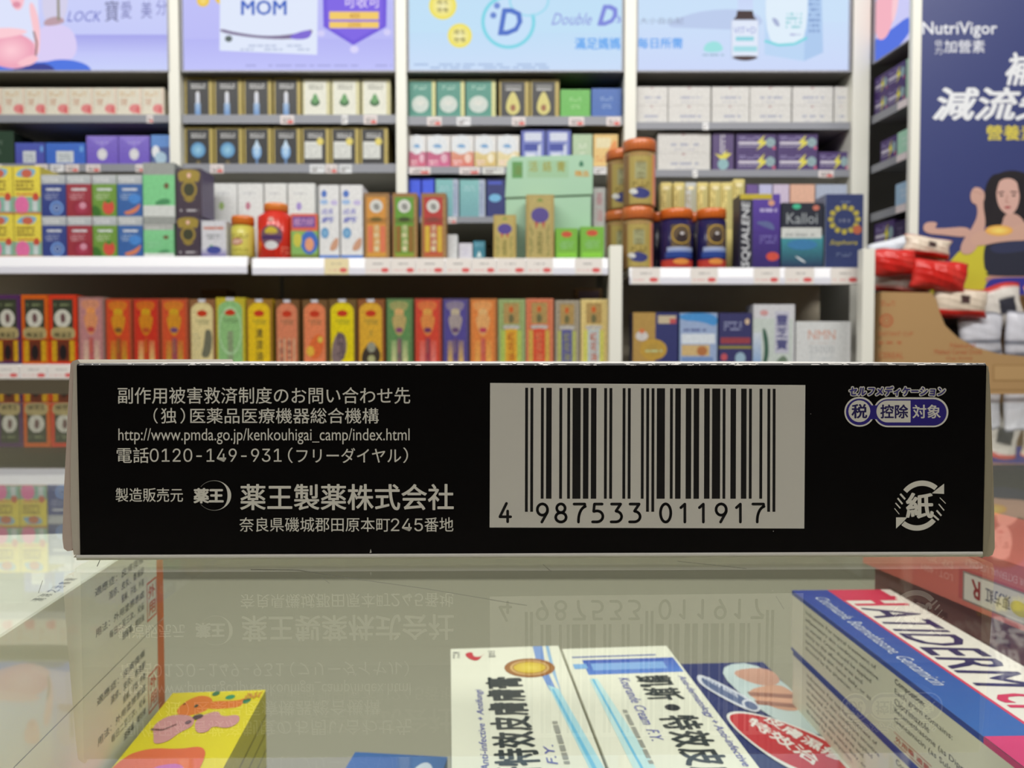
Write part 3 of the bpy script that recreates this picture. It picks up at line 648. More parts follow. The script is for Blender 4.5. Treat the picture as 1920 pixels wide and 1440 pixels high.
# ---- navy poster board
DP = 1.665
def poster():
    a, b, c, d = X(1704, DP), X(2250, DP), Z(900, DP), Z(-420, DP)
    root = empty('poster_board', ((a + b) / 2, DP, FLZ)); tag(root, 'tall navy poster of a stretching woman in sportswear with white Chinese slogan', 'poster')
    M = Matrix.Translation(root.location).inverted()
    g = Geo(); g.box(a, DP, FLZ, X(1721, DP), DP + .016, d, POST, ch=.001); g.box(b, DP, FLZ, b + .018, DP + .016, d, POST, ch=.001)
    o = g.build('frame', METAL); o.parent = root; o.matrix_parent_inverse = M
    a = X(1721, DP) + .0004
    NV = (58, 66, 118)
    g = Geo(); g.box(a, DP + .003, FLZ + .3, b - .0004, DP + .012, d, NV)
    def surf(px, py, k):
        p = P(px, py, DP); return (min(max(p.x, a), b - .0006), DP + .003 - k, p.z)
    A = Art(g, surf, eps=5e-5)
    A.T('NutriVigor', 1731, 70, 1871, 40, (226, 228, 234), .02); A.T('加營素', 1772, 98, 1848, 74, (220, 222, 230), .01); A.T('倍', 1754, 86, 1768, 74, (220, 222, 230)); A.T('力', 1754, 101, 1768, 88, (220, 222, 230))
    A.T('補', 1888, 158, 1945, 98, (228, 230, 234), .03, .3); A.T('減流失', 1752, 224, 1985, 164, (228, 230, 234), .03, .25)
    A.T('營養素', 1851, 262, 1946, 234, (216, 200, 84), .02)
    # yellow field
    A.SM([(1700, 620), (1790, 470), (1850, 445), (1960, 440), (2010, 700), (1700, 800)], (206, 196, 62))
    A.R(1721, 1100, 2200, 700, (58, 66, 118))
    SK = (206, 164, 150); SK2 = (186, 140, 126)
    A.SM([(1846, 360), (1862, 328), (1900, 316), (1940, 330), (1956, 400), (1950, 440), (1900, 430), (1838, 424), (1832, 400), (1842, 385)], (42, 38, 42), 3)      # hair
    A.SM([(1884, 400), (1912, 400), (1930, 430), (1960, 450), (1960, 470), (1850, 470), (1850, 440), (1880, 425)], SK)      # neck, shoulders
    A.SM([(1868, 350), (1880, 334), (1902, 334), (1914, 350), (1912, 384), (1900, 402), (1888, 402), (1872, 386)], (214, 172, 160), 3)  # face
    A.ST([(1872, 361), (1884, 359)], 2.5, (70, 50, 50)); A.ST([(1896, 359), (1908, 360)], 2.5, (70, 50, 50)); A.E(1879, 366, 3.5, 1.8, (60, 44, 44)); A.E(1902, 366, 3.5, 1.8, (60, 44, 44))
    A.ST([(1890, 366), (1887, 378), (1893, 379)], 1.6, (176, 126, 116)); A.SM([(1882, 388), (1891, 385), (1899, 388), (1890, 392)], (176, 96, 96))
    A.SM([(1852, 330), (1884, 322), (1872, 345), (1866, 380), (1850, 420), (1840, 400)], (40, 36, 40), 2); A.SM([(1906, 330), (1930, 340), (1946, 400), (1920, 420), (1914, 370)], (40, 36, 40), 2)
    A.SM([(1850, 452), (1880, 446), (1960, 440), (1970, 520), (1850, 520), (1844, 480)], (50, 52, 66), 3); A.SM([(1852, 462), (1890, 452), (1960, 446), (1950, 466), (1870, 478)], (58, 62, 90))   # crop top
    A.SM([(1852, 512), (1960, 512), (1962, 534), (1846, 534)], SK2); A.SM([(1850, 508), (1960, 508), (1960, 518), (1850, 518)], (50, 52, 66))
    A.SM([(1850, 524), (1880, 520), (1960, 520), (1980, 640), (1838, 640), (1844, 560)], (62, 60, 150))       # shorts
    A.SM([(1752, 428), (1770, 428), (1820, 424), (1820, 446), (1766, 440), (1740, 438), (1731, 430), (1734, 418), (1748, 415), (1760, 418)], SK, 2)  # forearm
    A.SM([(1822, 430), (1836, 400), (1828, 372), (1822, 360), (1832, 352), (1846, 362), (1844, 386), (1850, 420), (1840, 450), (1826, 474), (1810, 478), (1800, 470), (1806, 450)], SK, 2)  # raised arm
    A.SM([(1820, 440), (1860, 428), (1900, 426), (1940, 410), (1960, 430), (1940, 450), (1880, 452), (1836, 462), (1822, 456)], (210, 168, 150), 2)
    A.SM([(1824, 352), (1836, 350), (1848, 360), (1846, 380), (1826, 384), (1819, 370)], SK); A.ST([(1824, 358), (1844, 364)], 1.2, SK2)
    A.E(1874, 432, 26, 10, (232, 170, 84), (250, 226, 120)); 
    o = g.build('printed_panel', CARD); o.parent = root; o.matrix_parent_inverse = M
poster()

# ================================================================== FRONT DISPLAY SHELVING (distance 1.60)
DF = 1.60
RAILW = (240, 240, 244)
def front_unit(label, x0, x1, y0, y1, lowy, tags, posts=(), low_tags=(), back=(214, 204, 182), z_bot=FLZ, dep=.215, lowlip=28):
    root = empty('display_shelving', ((X(x0, DF) + X(x1, DF)) / 2, DF + .1, FLZ)); tag(root, label, 'shelving')
    M = Matrix.Translation(root.location).inverted()
    def fin(g, nm, mt, par=None):
        o = g.build(nm, mt); o.parent = par or root
        if not par: o.matrix_parent_inverse = M
        return o
    a, b = X(x0, DF), X(x1, DF)
    def shelf(ya, yb, tg, pa=a, pb=b):
        zt, zb = Z(ya, DF), Z(yb, DF)
        g = Geo(); g.box(pa, DF + .0, zt - .016, pb, DF + dep, zt, (196, 196, 190), bottom=(186, 180, 166), ch=.001); bd = fin(g, 'shelf_board', METAL)
        g = Geo(); zm = zb + (zt - zb) * .42
        g.box(pa, DF - .006, zb, pb, DF - .0004, zm, (222, 222, 232), ch=.001)
        g.poly([(pa, DF - .0055, zm), (pb, DF - .0055, zm), (pb, DF - .0008, zt), (pa, DF - .0008, zt)], RAILW)
        g.poly([(pa, DF - .0008, zm), (pa, DF - .0055, zm), (pa, DF - .0008, zt)], RAILW); g.poly([(pb, DF - .0055, zm), (pb, DF - .0008, zm), (pb, DF - .0008, zt)], RAILW)
        fin(g, 'price_rail', METAL, bd)
        for (t0, t1, *c) in tg:
            g = Geo(); ta, tb = X(t0, DF), X(t1, DF); col = c[0] if c else (228, 222, 216)
            g.box(ta, DF - .0072, zb + .001, tb, DF - .0062, zt - .001, col)
            ar = Art(g, lambda u, v, k: (ta + u * (tb - ta), DF - .0072 - k, zb + .001 + v * (zt - zb - .002)))
            ar.L(.3, .62, .7, .74, (110, 112, 116), 1, int(t0)); ar.L(.08, .22, .55, .34, (222, 150, 150), 1, int(t0) + 1); ar.E(.78, .26, .16, .14, (214, 92, 92))
            fin(g, 'price_tag', CARD, bd)
        return zt
    zt = shelf(y0, y1, tags)
    zl = shelf(lowy, lowy + lowlip, low_tags)
    g = Geo(); g.box(a, DF + dep + .0005, FLZ, b, DF + dep + .012, Z(y0, DF) - .001, back); fin(g, 'back_panel', MATTE)
    for p0, p1, yt in posts:
        Dp = DF - .010 if p0 < 1500 else 1.548
        g = Geo(); g.box(X(p0, Dp), Dp, FLZ, X(p1, Dp), Dp + (.024 if p0 > 1500 else .034), Z(yt, Dp), POST, ch=.001); fin(g, 'post', METAL)
    zz = Z(lowy + lowlip, DF) - .16
    g = Geo(); g.box(a, DF, zz - .02, b, DF + dep, zz, (180, 178, 170)); fin(g, 'lower_board', METAL)
    g = Geo(); g.box(a, DF + .02, FLZ, b, DF + dep, FLZ + .1, (80, 76, 70)); fin(g, 'plinth', METAL)
    return zt, zl
tl = [(-40, 0), (0, 8)]
zL, zLow = front_unit('low display shelving with white price rail below the stacked pharmacy cartons', -190, 465, 481, 514, 683, [], low_tags=[(-60, -14), (-12, 36), (38, 88), (90, 140), (142, 190)])
zM, zLow2 = front_unit('low display shelving with white price rail below the red jar and gold cartons', 474, 1140, 484, 516, 683,
    [(610, 655, (228, 214, 170)), (686, 733), (734, 780), (781, 834), (836, 884), (885, 930), (931, 986), (987, 1036), (1078, 1128)], posts=[(1143, 1167, 460)])
zR, zLowR = front_unit('low display shelving with white price rail below the orange lidded jars', 1180, 1616, 502, 534, 702,
    [(1184, 1236), (1294, 1344), (1412, 1460), (1470, 1524), (1556, 1608)], posts=[(1618, 1641, 466)], dep=.215)

# items on top of the left run
DS = DF + .012
def d_yellow(A):
    A.R(0, 0, 1, .42, (130, 178, 160)); A.R(0, .36, 1, 1, (226, 208, 60)); A.SM([(.05, .8), (.3, .97), (.9, .95), (.7, .75), (.3, .78)], (120, 176, 206)); A.E(.5, .85, .2, .09, (196, 96, 70)); A.L(.08, .5, .75, .74, (110, 80, 40), 3, 5, .95); A.L(.1, .4, .7, .46, (196, 80, 50), 1, 3, .9)
    A.E(.82, .36, .12, .09, (196, 70, 44)); A.E(.3, .18, .26, .2, (222, 104, 160)); A.R(.7, .06, .88, .28, (196, 206, 206)); A.R(0, 0, 1, .04, (196, 120, 60))
def d_vit(c, blob):
    def f(A):
        A.R(0, 0, 1, .8, c, mix(c, (255, 255, 255), .05)); A.R(0, .78, 1, 1, (170, 176, 180), (190, 194, 196)); A.L(.1, .84, .7, .94, (220, 222, 222), 2, 6)
        A.T('DHA', .25, .62, .82, .72, (222, 226, 230)) if False else A.L(.2, .62, .8, .72, (222, 226, 230), 1, 4, 1.0); A.L(.12, .4, .7, .58, mix(c, (255, 255, 255), .5), 3, 8)
        if blob == 'ring': A.O(.62, .2, .28, .17, .3, (110, 150, 214)); A.O(.62, .2, .14, .08, .4, (150, 180, 226))
        if blob == 'red': A.E(.6, .2, .36, .2, (140, 30, 50), (176, 60, 90)); A.E(.65, .26, .14, .08, (206, 140, 160))
        if blob == 'berry': A.E(.66, .22, .24, .18, (206, 70, 50)); A.E(.66, .36, .12, .05, (70, 130, 40)); A.SM([(0, 0), (.4, .0), (.3, .2), (0, .3)], (60, 110, 40))
        if blob == 'fish': A.SM([(.2, .1), (.6, .16), (.98, .34), (.8, .1), (.4, .02)], (206, 120, 80)); A.E(.7, .42, .25, .12, (60, 130, 206))
    return f
def d_mint(A): A.R(0, 0, 1, 1, (112, 190, 128), (130, 206, 146)); A.R(0, .82, 1, 1, (170, 172, 168)); A.L(.1, .85, .7, .93, (200, 204, 200), 1, 3); A.R(0, 0, 1, .12, (210, 216, 212)); A.SM([(.4, .12), (.9, .14), (.8, .24), (.6, .22)], (70, 140, 90)); A.E(.74, .6, .09, .06, (110, 90, 60)); A.L(.1, .3, .6, .5, (140, 206, 156), 2, 8)
def d_gpurple(A): A.R(0, 0, 1, 1, (70, 58, 70)); A.SM([(.02, .98), (.98, .98), (.9, .7), (.7, .74), (.5, .66), (.3, .74), (.1, .7)], (156, 134, 50)); A.O(.5, .56, .32, .2, .3, (150, 128, 48)); A.E(.5, .56, .2, .13, (64, 66, 44)); A.SM([(.4, .9), (.6, .9), (.55, .8), (.45, .8)], (226, 180, 160)); A.L(.14, .1, .86, .18, (190, 186, 190), 1, 5); A.SM([(.2, .4), (.5, .26), (.8, .4), (.5, .34)], (150, 128, 48))
zt2 = Z(404, DS)
for a_, b_ in ((-76, -26), (-25, 27), (28, 79)):
    pkg('yellow teal carton with pink ball, lower tier', a_, b_, 402, zL, DS, .07, (206, 190, 70), d_yellow, group='cartons stacked in two tiers')
    pkg('yellow teal carton with pink ball, upper tier', a_, b_, 312, Z(402, DS) + .0004, DS, .07, (206, 190, 70), d_yellow, group='cartons stacked in two tiers')
for a_, b_, c_, bl, nm in ((80, 126, (44, 60, 130), 'ring', 'navy carton with a blue ring'), (127, 174, (150, 40, 54), 'red', 'dark red carton with grey top'), (175, 221, (104, 146, 50), 'berry', 'green carton with a red berry'), (222, 269, (44, 92, 160), 'fish', 'blue carton with an orange fish')):
    pkg(nm + ', lower tier', a_, b_, 406, zL, DS, .07, c_, d_vit(c_, bl), top=(180, 184, 186), group='cartons stacked in two tiers')
    pkg(nm + ', upper tier', a_, b_, 328, Z(406, DS) + .0004, DS, .07, c_, d_vit(c_, bl), top=(180, 184, 186), group='cartons stacked in two tiers')
zmn = Z(420, DS)
pkg('mint green carton with grey top, lower tier', 270, 327, 420, zL, DS, .07, (120, 190, 134), d_mint, group='cartons stacked in two tiers')
pkg('mint green carton with grey top, upper tier', 270, 330, 305, zmn + .0004, DS, .07, (150, 156, 150), lambda A: (A.R(0, .18, 1, .8, (120, 200, 136)), A.R(0, .8, 1, 1, (150, 154, 150)), A.R(0, 0, 1, .12, (150, 154, 150)), A.R(0, .12, 1, .3, (206, 210, 206)), A.E(.74, .62, .08, .05, (110, 90, 60)), A.SM([(.3, .3), (.9, .32), (.8, .42), (.5, .4)], (70, 140, 90))), group='cartons stacked in two tiers')
pkg('dark carton with gold crest, lower tier', 331, 376, 406, zL, DS, .07, (66, 54, 80), d_gpurple, side=(90, 80, 110), group='cartons stacked in two tiers')
pkg('dark carton with gold crest, upper tier', 333, 380, 316, Z(406, DS) + .0004, DS, .07, (66, 54, 80), d_gpurple, side=(90, 80, 110), group='cartons stacked in two tiers')
pkg('small white carton with blueberries', 378, 425, 414, zL, DS, .05, (206, 206, 212), lambda A: (A.R(0, 0, 1, .26, (96, 80, 160), (206, 206, 216)), A.L(.1, .76, .9, .9, (196, 110, 80), 1, 4, 1.), A.L(.2, .5, .8, .66, (120, 124, 130), 2, 8), A.E(.5, .2, .3, .11, (60, 70, 150)), A.SM([(.3, .3), (.5, .28), (.4, .36)], (80, 150, 110))), group='cartons behind the white price rail')
jar('yellow jar with an orange lid', 427, 471, 403, 421, zL, DS - .006, (190, 182, 80), (206, 110, 36), lambda A: (A.R(.1, .12, .9, .8, (206, 196, 96)), A.E(.4, .5, .22, .12, (206, 170, 150)), A.O(.4, .5, .22, .12, .3, (170, 90, 70)), A.L(.2, .62, .8, .76, (130, 120, 50), 2, 5), A.L(.2, .18, .8, .3, (150, 140, 50), 2, 6)), lidr=.96)
# bottoms of the middle run
def d_redjar(A):
    A.R(0, .02, 1, .96, (206, 44, 28)); A.SM([(.25, .66), (.5, .8), (.75, .66), (.72, .36), (.5, .16), (.28, .36)], (110, 80, 96)); A.SM([(.34, .64), (.5, .76), (.66, .64), (.6, .56), (.4, .56)], (196, 176, 60)); A.R(.28, .44, .72, .52, (70, 50, 96)); A.E(.5, .3, .14, .1, (206, 206, 206)); A.E(.5, .9, .06, .05, (216, 160, 150)); A.G([(.1, .06), (.3, .34), (.1, .5)], (216, 100, 30)); A.L(.7, .12, .95, .3, (226, 120, 100), 3, 5)
jar('large red jar with an orange lid', 474, 543, 377, 393, zM, DS - .012, (200, 50, 36), (214, 124, 50), d_redjar, neck=.62, shoulder=.28, lidr=.66)
pkg('colourful carton with a cartoon child', 546, 597, 401, zM, DS, .06, (150, 170, 90), lambda A: (A.R(0, .62, 1, 1, (214, 90, 60)), A.R(.06, .7, .9, .94, (110, 70, 150)), A.T('超力好', .12, .74, .84, .9, (200, 150, 190), .02), A.R(0, 0, 1, .62, (130, 176, 90)), A.E(.68, .36, .32, .26, (50, 100, 190)), A.E(.68, .32, .17, .15, (222, 150, 110)), A.E(.24, .42, .16, .16, (196, 190, 60)), A.R(0, 0, 1, .1, (110, 130, 50))), group='cartons behind the white price rail')
def d_white_text(A):
    A.E(.25, .88, .14, .05, (70, 110, 190)); A.E(.25, .77, .2, .035, (150, 180, 220)); A.E(.75, .76, .18, .035, (190, 180, 220))
    A.T('成長', .1, .6, .7, .68, (110, 110, 200), .01, .2); A.T('鈣', .1, .49, .75, .57, (90, 100, 190), .02, .2); A.E(.28, .35, .2, .075, (80, 140, 190), (130, 180, 214)); A.SM([(.45, .1), (.9, .12), (.98, .3), (.7, .26)], (200, 150, 120)); A.R(0, 0, 1, .05, (70, 120, 200))
for a_, b_ in ((599, 637), (639, 681)): pkg('tall white carton with violet characters', a_, b_, 347, zM, DS, .06, (222, 222, 222), d_white_text, group='cartons behind the white price rail')
def d_ginseng(c, c2, head):
    def f(A):
        A.R(0, 0, 1, 1, (150, 110, 60)); A.R(.1, .03, .86, .94, c); A.E(.48, .8, .26, .1, (206, 206, 200)); A.SM([(.36, .84), (.6, .84), (.62, .74), (.4, .74)], (140, 140, 136)); A.R(.1, .54, .86, .62, mix(c, (90, 60, 30), .3)); A.E(.48, .6, .24, .035, head)
        A.R(.14, .1, .34, .5, c2); A.R(.64, .1, .84, .5, c2); A.V('活絡油膏', .38, .1, .6, .52, (226, 214, 170), .02); A.R(.1, .03, .86, .08, mix(c, (196, 160, 50), .4)); A.L(.9, .05, .98, .9, (186, 150, 90), 2, 4, .9, True)
    return f
pkg('tall orange carton with a round portrait', 683, 731, 362, zM, DS, .05, (150, 114, 70), d_ginseng((206, 140, 44), (214, 110, 70), (110, 90, 30)), side=(140, 106, 60), group='tall herbal cartons behind the white price rail')
pkg('tall green carton with a round portrait', 736, 783, 362, zM, DS, .05, (150, 114, 70), d_ginseng((96, 150, 44), (140, 100, 36), (60, 70, 30)), side=(140, 106, 60), group='tall herbal cartons behind the white price rail')
pkg('tall red carton with a round portrait', 790, 837, 362, zM, DS, .05, (150, 114, 70), d_ginseng((176, 46, 40), (206, 170, 40), (130, 60, 50)), side=(140, 106, 60), group='tall herbal cartons behind the white price rail')
pkg('slim white bottle carton', 839, 858, 440, zM, DS + .03, .03, (222, 224, 226), group='cartons behind the white price rail')
pkg('short grey carton', 860, 886, 456, zM, DS + .03, .03, (196, 196, 206), d_plain((206, 204, 214), (180, 176, 206)))
pkg('short teal carton with a white star', 887, 910, 452, zM, DS + .03, .03, (60, 130, 150), lambda A: (A.G([(.3, .2), (.5, .5), (.7, .2)], (216, 230, 230)), A.R(.1, .7, .9, .9, (90, 150, 170))))
def d_medal(A):
    A.R(0, 0, 1, 1, (170, 148, 84)); A.R(.1, .03, .9, .97, (178, 160, 96)); A.E(.5, .68, .32, .12, (84, 70, 140)); A.G([(.32, .58), (.36, .46), (.44, .56)], (176, 70, 60)); A.G([(.56, .56), (.64, .46), (.68, .58)], (176, 70, 60)); A.SM([(.36, .88), (.5, .96), (.64, .88), (.5, .9)], (110, 140, 60))
    A.L(.14, .05, .26, .52, (110, 120, 60), 2, 4, .8, True); A.L(.74, .05, .86, .52, (110, 120, 60), 2, 5, .8, True); A.V('正紅花', .4, .06, .6, .42, (90, 100, 40))
pkg('short gold carton with a purple medal', 925, 968, 403, zM, DS, .05, (166, 144, 80), d_medal, side=(140, 116, 60), mat=CARD)
pkg('tall gold carton with a purple medal', 986, 1039, 365, zM, DS, .05, (170, 148, 84), d_medal, side=(150, 116, 74))
for a_, b_, y_ in ((1041, 1084, 428), (1087, 1133, 425)): pkg('small lime green carton with a red seal', a_, b_, y_, zM, DS, .05, (110, 172, 50), lambda A: (A.R(.04, 0, .96, 1, (116, 178, 56)), A.E(.5, .8, .24, .1, (196, 76, 40)), A.L(.2, .34, .8, .6, (140, 190, 130), 3, 8), A.R(.1, .06, .9, .2, (130, 200, 50))), group='cartons behind the white price rail')
flush('on the low display shelf')
# white cartons behind
DS2 = DF + .12
dots = [(160, 190, 110), (190, 120, 140), (150, 170, 190), (160, 140, 206), (120, 190, 170)]
for i, (a_, b_) in enumerate(((397, 446), (447, 495))):
    pkg('plain white carton with ' + ('a lime' if i == 0 else 'a pink') + ' dot', a_, b_, 344, zL, DS2, .06, (222, 224, 222), (lambda c: lambda A: (A.E(.4, .72, .1, .05, c), A.L(.2, .86, .7, .92, (200, 202, 204), 1, 3)))(dots[i]), group='plain white cartons behind the jars')
for i, (a_, b_) in enumerate(((497, 539), (541, 592))):
    pkg('plain white carton with ' + ('a blue' if i == 0 else 'a violet') + ' dot', a_, b_, 344, zM, DS2, .06, (222, 224, 222), (lambda c: lambda A: (A.E(.4, .72, .1, .05, c), A.L(.2, .86, .7, .92, (200, 202, 204), 1, 3)))(dots[2 + i]), group='plain white cartons behind the jars')
pkg('slim white carton with pink characters', 1112, 1135, 352, zM, DS2, .05, (222, 222, 222), lambda A: A.V('藥油', .25, .55, .75, .95, (214, 150, 160)))
flush('standing behind the jars')
# mint display carton
def mint():
    D = DF + .07; a, b = X(980, D), X(1110, D); c = zM + .0006; d = Z(362, D); root = empty('display_carton', ((a + b) / 2, D, c)); tag(root, 'mint green display carton with a tall header of gold characters', 'display box')
    M = Matrix.Translation(root.location).inverted(); MC = (160, 196, 168)
    g = Geo(); g.box(X(948, D), D, c, X(1108, D), D + .07, Z(364, D), MC, ch=.001); o = g.build('tray', CARD); o.parent = root; o.matrix_parent_inverse = M
    g = Geo(); pts = [P(x, y, D - .004) for x, y in ((947, 370), (1111, 364), (1112, 296), (1106, 290), (960, 294), (951, 304))]
    g.extrude([tuple(p) for p in pts], .003, MC)
    A = Art(g, lambda x, y, k: (P(x, y, D - .004).x, D - .004 - k, P(x, y, D - .004).z))
    A.R(960, 334, 980, 303, (92, 146, 84)); A.R(988, 333, 1066, 301, (150, 186, 150))
    for i, ch_ in enumerate('活絡膏'): A.T(ch_, 992 + 26 * i, 322, 1008 + 26 * i, 302, (150, 150, 70), .02)
    A.T('油', 963, 328, 977, 308, (110, 130, 60), .01); A.SM([(1084, 312), (1090, 298), (1096, 312)], (40, 110, 80)); A.T('精品', 1078, 331, 1104, 320, (206, 150, 60), .02)
    o = g.build('header', CARD); o.parent = root; o.matrix_parent_inverse = M
mint()

# right run: jars, cans, tall cartons
def d_navyjar(A): A.R(0, .02, 1, .96, (36, 32, 84)); A.R(.3, .22, .8, .9, (100, 84, 66)); A.SM([(.4, .6), (.55, .84), (.72, .6), (.68, .46), (.44, .46)], (60, 50, 50)); A.E(.56, .72, .05, .03, (206, 200, 200)); A.O(.55, .7, .24, .2, .12, (196, 160, 70)); A.R(.2, .34, .9, .44, (120, 140, 190), (170, 180, 206)); A.R(.15, .22, .9, .34, (46, 70, 140)); A.R(0, .02, 1, .18, (176, 60, 50)); A.E(.55, .14, .2, .06, (216, 140, 70))
def d_goldcan(A): A.R(0, .02, 1, .97, (150, 124, 76)); A.R(.2, .04, .76, .92, (172, 154, 88)); A.R(.82, .02, .97, .97, (222, 134, 120)); A.R(.76, .02, .82, .97, (206, 160, 70)); A.R(.34, .5, .62, .8, (160, 160, 120)); A.T('蜜', .38, .66, .58, .84, (110, 104, 70), .01); A.T('棗', .38, .48, .58, .64, (110, 104, 70), .01); A.L(.28, .34, .68, .46, (110, 96, 50), 2, 5); A.SM([(.22, .24), (.4, .36), (.76, .26), (.62, .12), (.34, .14)], (64, 68, 124)); A.SM([(.16, .28), (.3, .34), (.44, .24), (.3, .2)], (214, 214, 210)); A.R(0, .02, .16, .97, (130, 96, 60))
zc = zR; DC = DF - .0
GC = 'gold cans stacked beside the white post'
def can(desc, x0, x1, yt, yl, zb, D): return jar(desc, x0, x1, yt, yl, zb, D, (150, 122, 76), (200, 108, 56), d_goldcan, 'gift_can', 'can', GC, lidr=1.04)
LO = can('gold can with orange lid, lower front', 1170, 1229, 386, 410, zc, DF + .0045)
UP = can('gold can with orange lid, upper front', 1172, 1233, 258, 281, Z(386, DF + .0045) + .0012, DF + .0045)
zb2 = zc
L2_ = can('gold can with orange lid, lower back', 1139, 1197, 393, 412, zc, DF + .078)
U2_ = can('gold can with orange lid, upper back', 1140, 1198, 277, 297, Z(393, DF + .078) + .0012, DF + .078)
for a_, b_ in ((1243, 1305), (1312, 1368)): jar('navy and brown jar with orange lid', a_, b_, 389, 409, zR, DF + .006, (34, 30, 74), (204, 100, 36), d_navyjar)
for a_, b_ in ((1228, 1248), (1302, 1330)): jar('jar with orange lid in the rear row', a_ - 18, b_ + 14, 397, 416, zR, DF + .09, (34, 30, 60), (186, 90, 34), None)
pkg('tall purple carton with white lettering up its spine', 1386, 1462, 364, zR, DS, .055, (64, 44, 130), lambda A: (A.R(0, 0, .32, 1, (44, 44, 56)), A.T('SQUALENE', .05, .02, .27, .9, (210, 212, 216), .02, rot=90, shear=.1), A.R(.32, 0, 1, 1, (48, 32, 100), (86, 56, 160)), A.R(0, .93, .8, 1, (190, 170, 30)), A.L(.5, .76, .92, .84, (190, 180, 220), 1, 3), A.SM([(.36, .62), (.6, .56), (.9, .5), (.8, .62), (.6, .64)], (90, 100, 150)), A.L(.5, .34, .92, .46, (120, 110, 180), 3, 5), A.E(.82, .16, .16, .06, (206, 70, 50)), A.E(.78, .88, .08, .04, (206, 150, 120))), side=(40, 34, 70))
pkg('tall black carton with a teal sea picture', 1464, 1543, 380, zR, DS, .055, (36, 40, 54), lambda A: (A.R(0, .0, 1, .5, (36, 40, 80), (60, 150, 160)), A.R(0, .46, .96, .62, (206, 208, 204)), A.T('Kalloi', .12, .68, .86, .84, (150, 156, 160), .02), A.L(.1, .49, .8, .56, (160, 164, 164), 1, 3), A.E(.36, .94, .1, .04, (60, 180, 140)), A.E(.82, .92, .08, .04, (196, 110, 90)), A.SM([(.3, .2), (.45, .16), (.62, .08), (.5, .1)], (220, 226, 230)), A.E(.5, .36, .36, .08, (50, 120, 170))), side=(40, 44, 60))
pkg('tall navy carton with a yellow laurel wreath', 1546, 1618, 364, zR, DS, .055, (44, 56, 104), lambda A: ([A.E(.5 + .36 * math.cos(t * .5236), .66 + .17 * math.sin(t * .5236), .07, .035, (180, 166, 60)) for t in range(12)], A.O(.5, .66, .3, .14, .06, (160, 150, 60)), A.L(.36, .62, .64, .7, (120, 126, 150), 1, 4), A.E(.84, .52, .12, .06, (176, 90, 60)), A.T('Sophora', .12, .3, .84, .38, (190, 176, 60), .01, .3), A.L(.3, .16, .7, .22, (110, 124, 160), 2, 5), A.L(.36, .88, .64, .92, (110, 124, 160), 1, 6)), side=(120, 130, 150))
flush('on the right display shelf')
# tube bundle behind the jars
rd = random.Random(5)
zt_ = Z(426, 1.74) 
D_ = DF + .155
tubes = [(1238, 'pale yellow'), (1262, 'pale yellow'), (1284, 'silver'), (1306, 'pale yellow'), (1330, 'pale yellow'), (1352, 'pale yellow'), (1374, 'pale yellow')]
for i, (x, nm) in enumerate(tubes):
    c_ = (222, 206, 130) if nm == 'pale yellow' else (196, 200, 196)
    wd = (X(x + 21, D_) - X(x, D_)); h = Z(342 - (0 if i < 6 else 6), D_) - zR; g = Geo()
    g.box(-wd / 2, 0, 0, wd / 2, .03, h, c_, ch=.0015, top=(206, 130, 110) if i == 1 else c_)
    A = Art(g, lambda u, v, k: (-wd / 2 + u * wd, -k, v * h)); A.R(.5, .5, .95, .96, mix(c_, (140, 140, 90), .4)); A.L(.1, .7, .5, .95, (150, 130, 60), 2, i, .7, True); A.E(.5, .94, .3, .02, (236, 226, 180))
    o = g.build('ointment_box', CARD, loc=((X(x, D_) + X(x + 21, D_)) / 2, D_, zR + .0002)); o['category'] = 'box'; o['group'] = 'slim pale yellow cartons behind the orange lids'; _row.append((o, f'slim {nm} carton'))
for i, (a_, b_, c_, nm) in enumerate(((1398, 1420, (110, 84, 150), 'violet'), (1422, 1446, (190, 190, 226), 'lilac'), (1448, 1478, (206, 190, 214), 'pink lilac'), (1480, 1526, (226, 176, 150), 'peach'), (1528, 1586, (170, 180, 200), 'pale blue'))):
    pkg(f'{nm} carton', a_, b_, 346, zR, D_, .04, c_, d_plain(c_, mix(c_, (255, 255, 255), .5)))
flush('in rear row above orange lidded jars')

# ================================================================== LOWER ROW of tall oil cartons
zl = zLow
def d_circle(c):
    def f(A):
        A.R(0, 0, 1, 1, c); A.R(.12, .46, .86, .94, (56, 60, 44)); A.E(.48, .66, .3, .13, (206, 204, 190)); A.SM([(.38, .72), (.56, .74), (.6, .62), (.44, .58)], (110, 80, 80)); A.L(.2, .84, .76, .9, (130, 140, 100), 1, 5)
        A.SM([(.08, .54), (.9, .54), (.94, .4), (.8, .36), (.16, .36), (.04, .42)], (176, 160, 110)); A.T('神油王', .16, .38, .82, .46, (50, 50, 30), .02); A.R(.1, .04, .88, .34, (110, 50, 30)); A.R(.08, .04, .26, .34, (206, 160, 40)); A.R(.72, .04, .9, .34, (206, 160, 40)); A.E(.48, .17, .14, .11, (34, 24, 24)); A.R(.0, .34, 1, .36, (150, 60, 30))
    return f
def d_ornate(c, c2, c3, mid):
    def f(A):
        A.R(0, 0, 1, 1, mix(c, (90, 80, 60), .3)); A.R(.06, .02, .9, .97, c); A.SM([(.1, .96), (.84, .96), (.8, .84), (.6, .8), (.5, .76), (.36, .8), (.14, .84)], mix(c, c2, .5)); A.E(.48, .78, .18, .07, c2)
        A.SM([(.16, .76), (.8, .76), (.66, .5), (.48, .42), (.3, .5)], mix(c, c2, .75)); A.E(.48, .52, .14, .04, mid); A.R(.18, .02, .38, .36, c3, mix(c3, c, .6)); A.R(.6, .02, .8, .36, c3, mix(c3, c, .6)); A.R(.4, .02, .58, .4, mix(c, mid, .55)); A.L(.42, .04, .56, .4, mix(mid, c2, .4), 1, 5, .8, True)
    return f
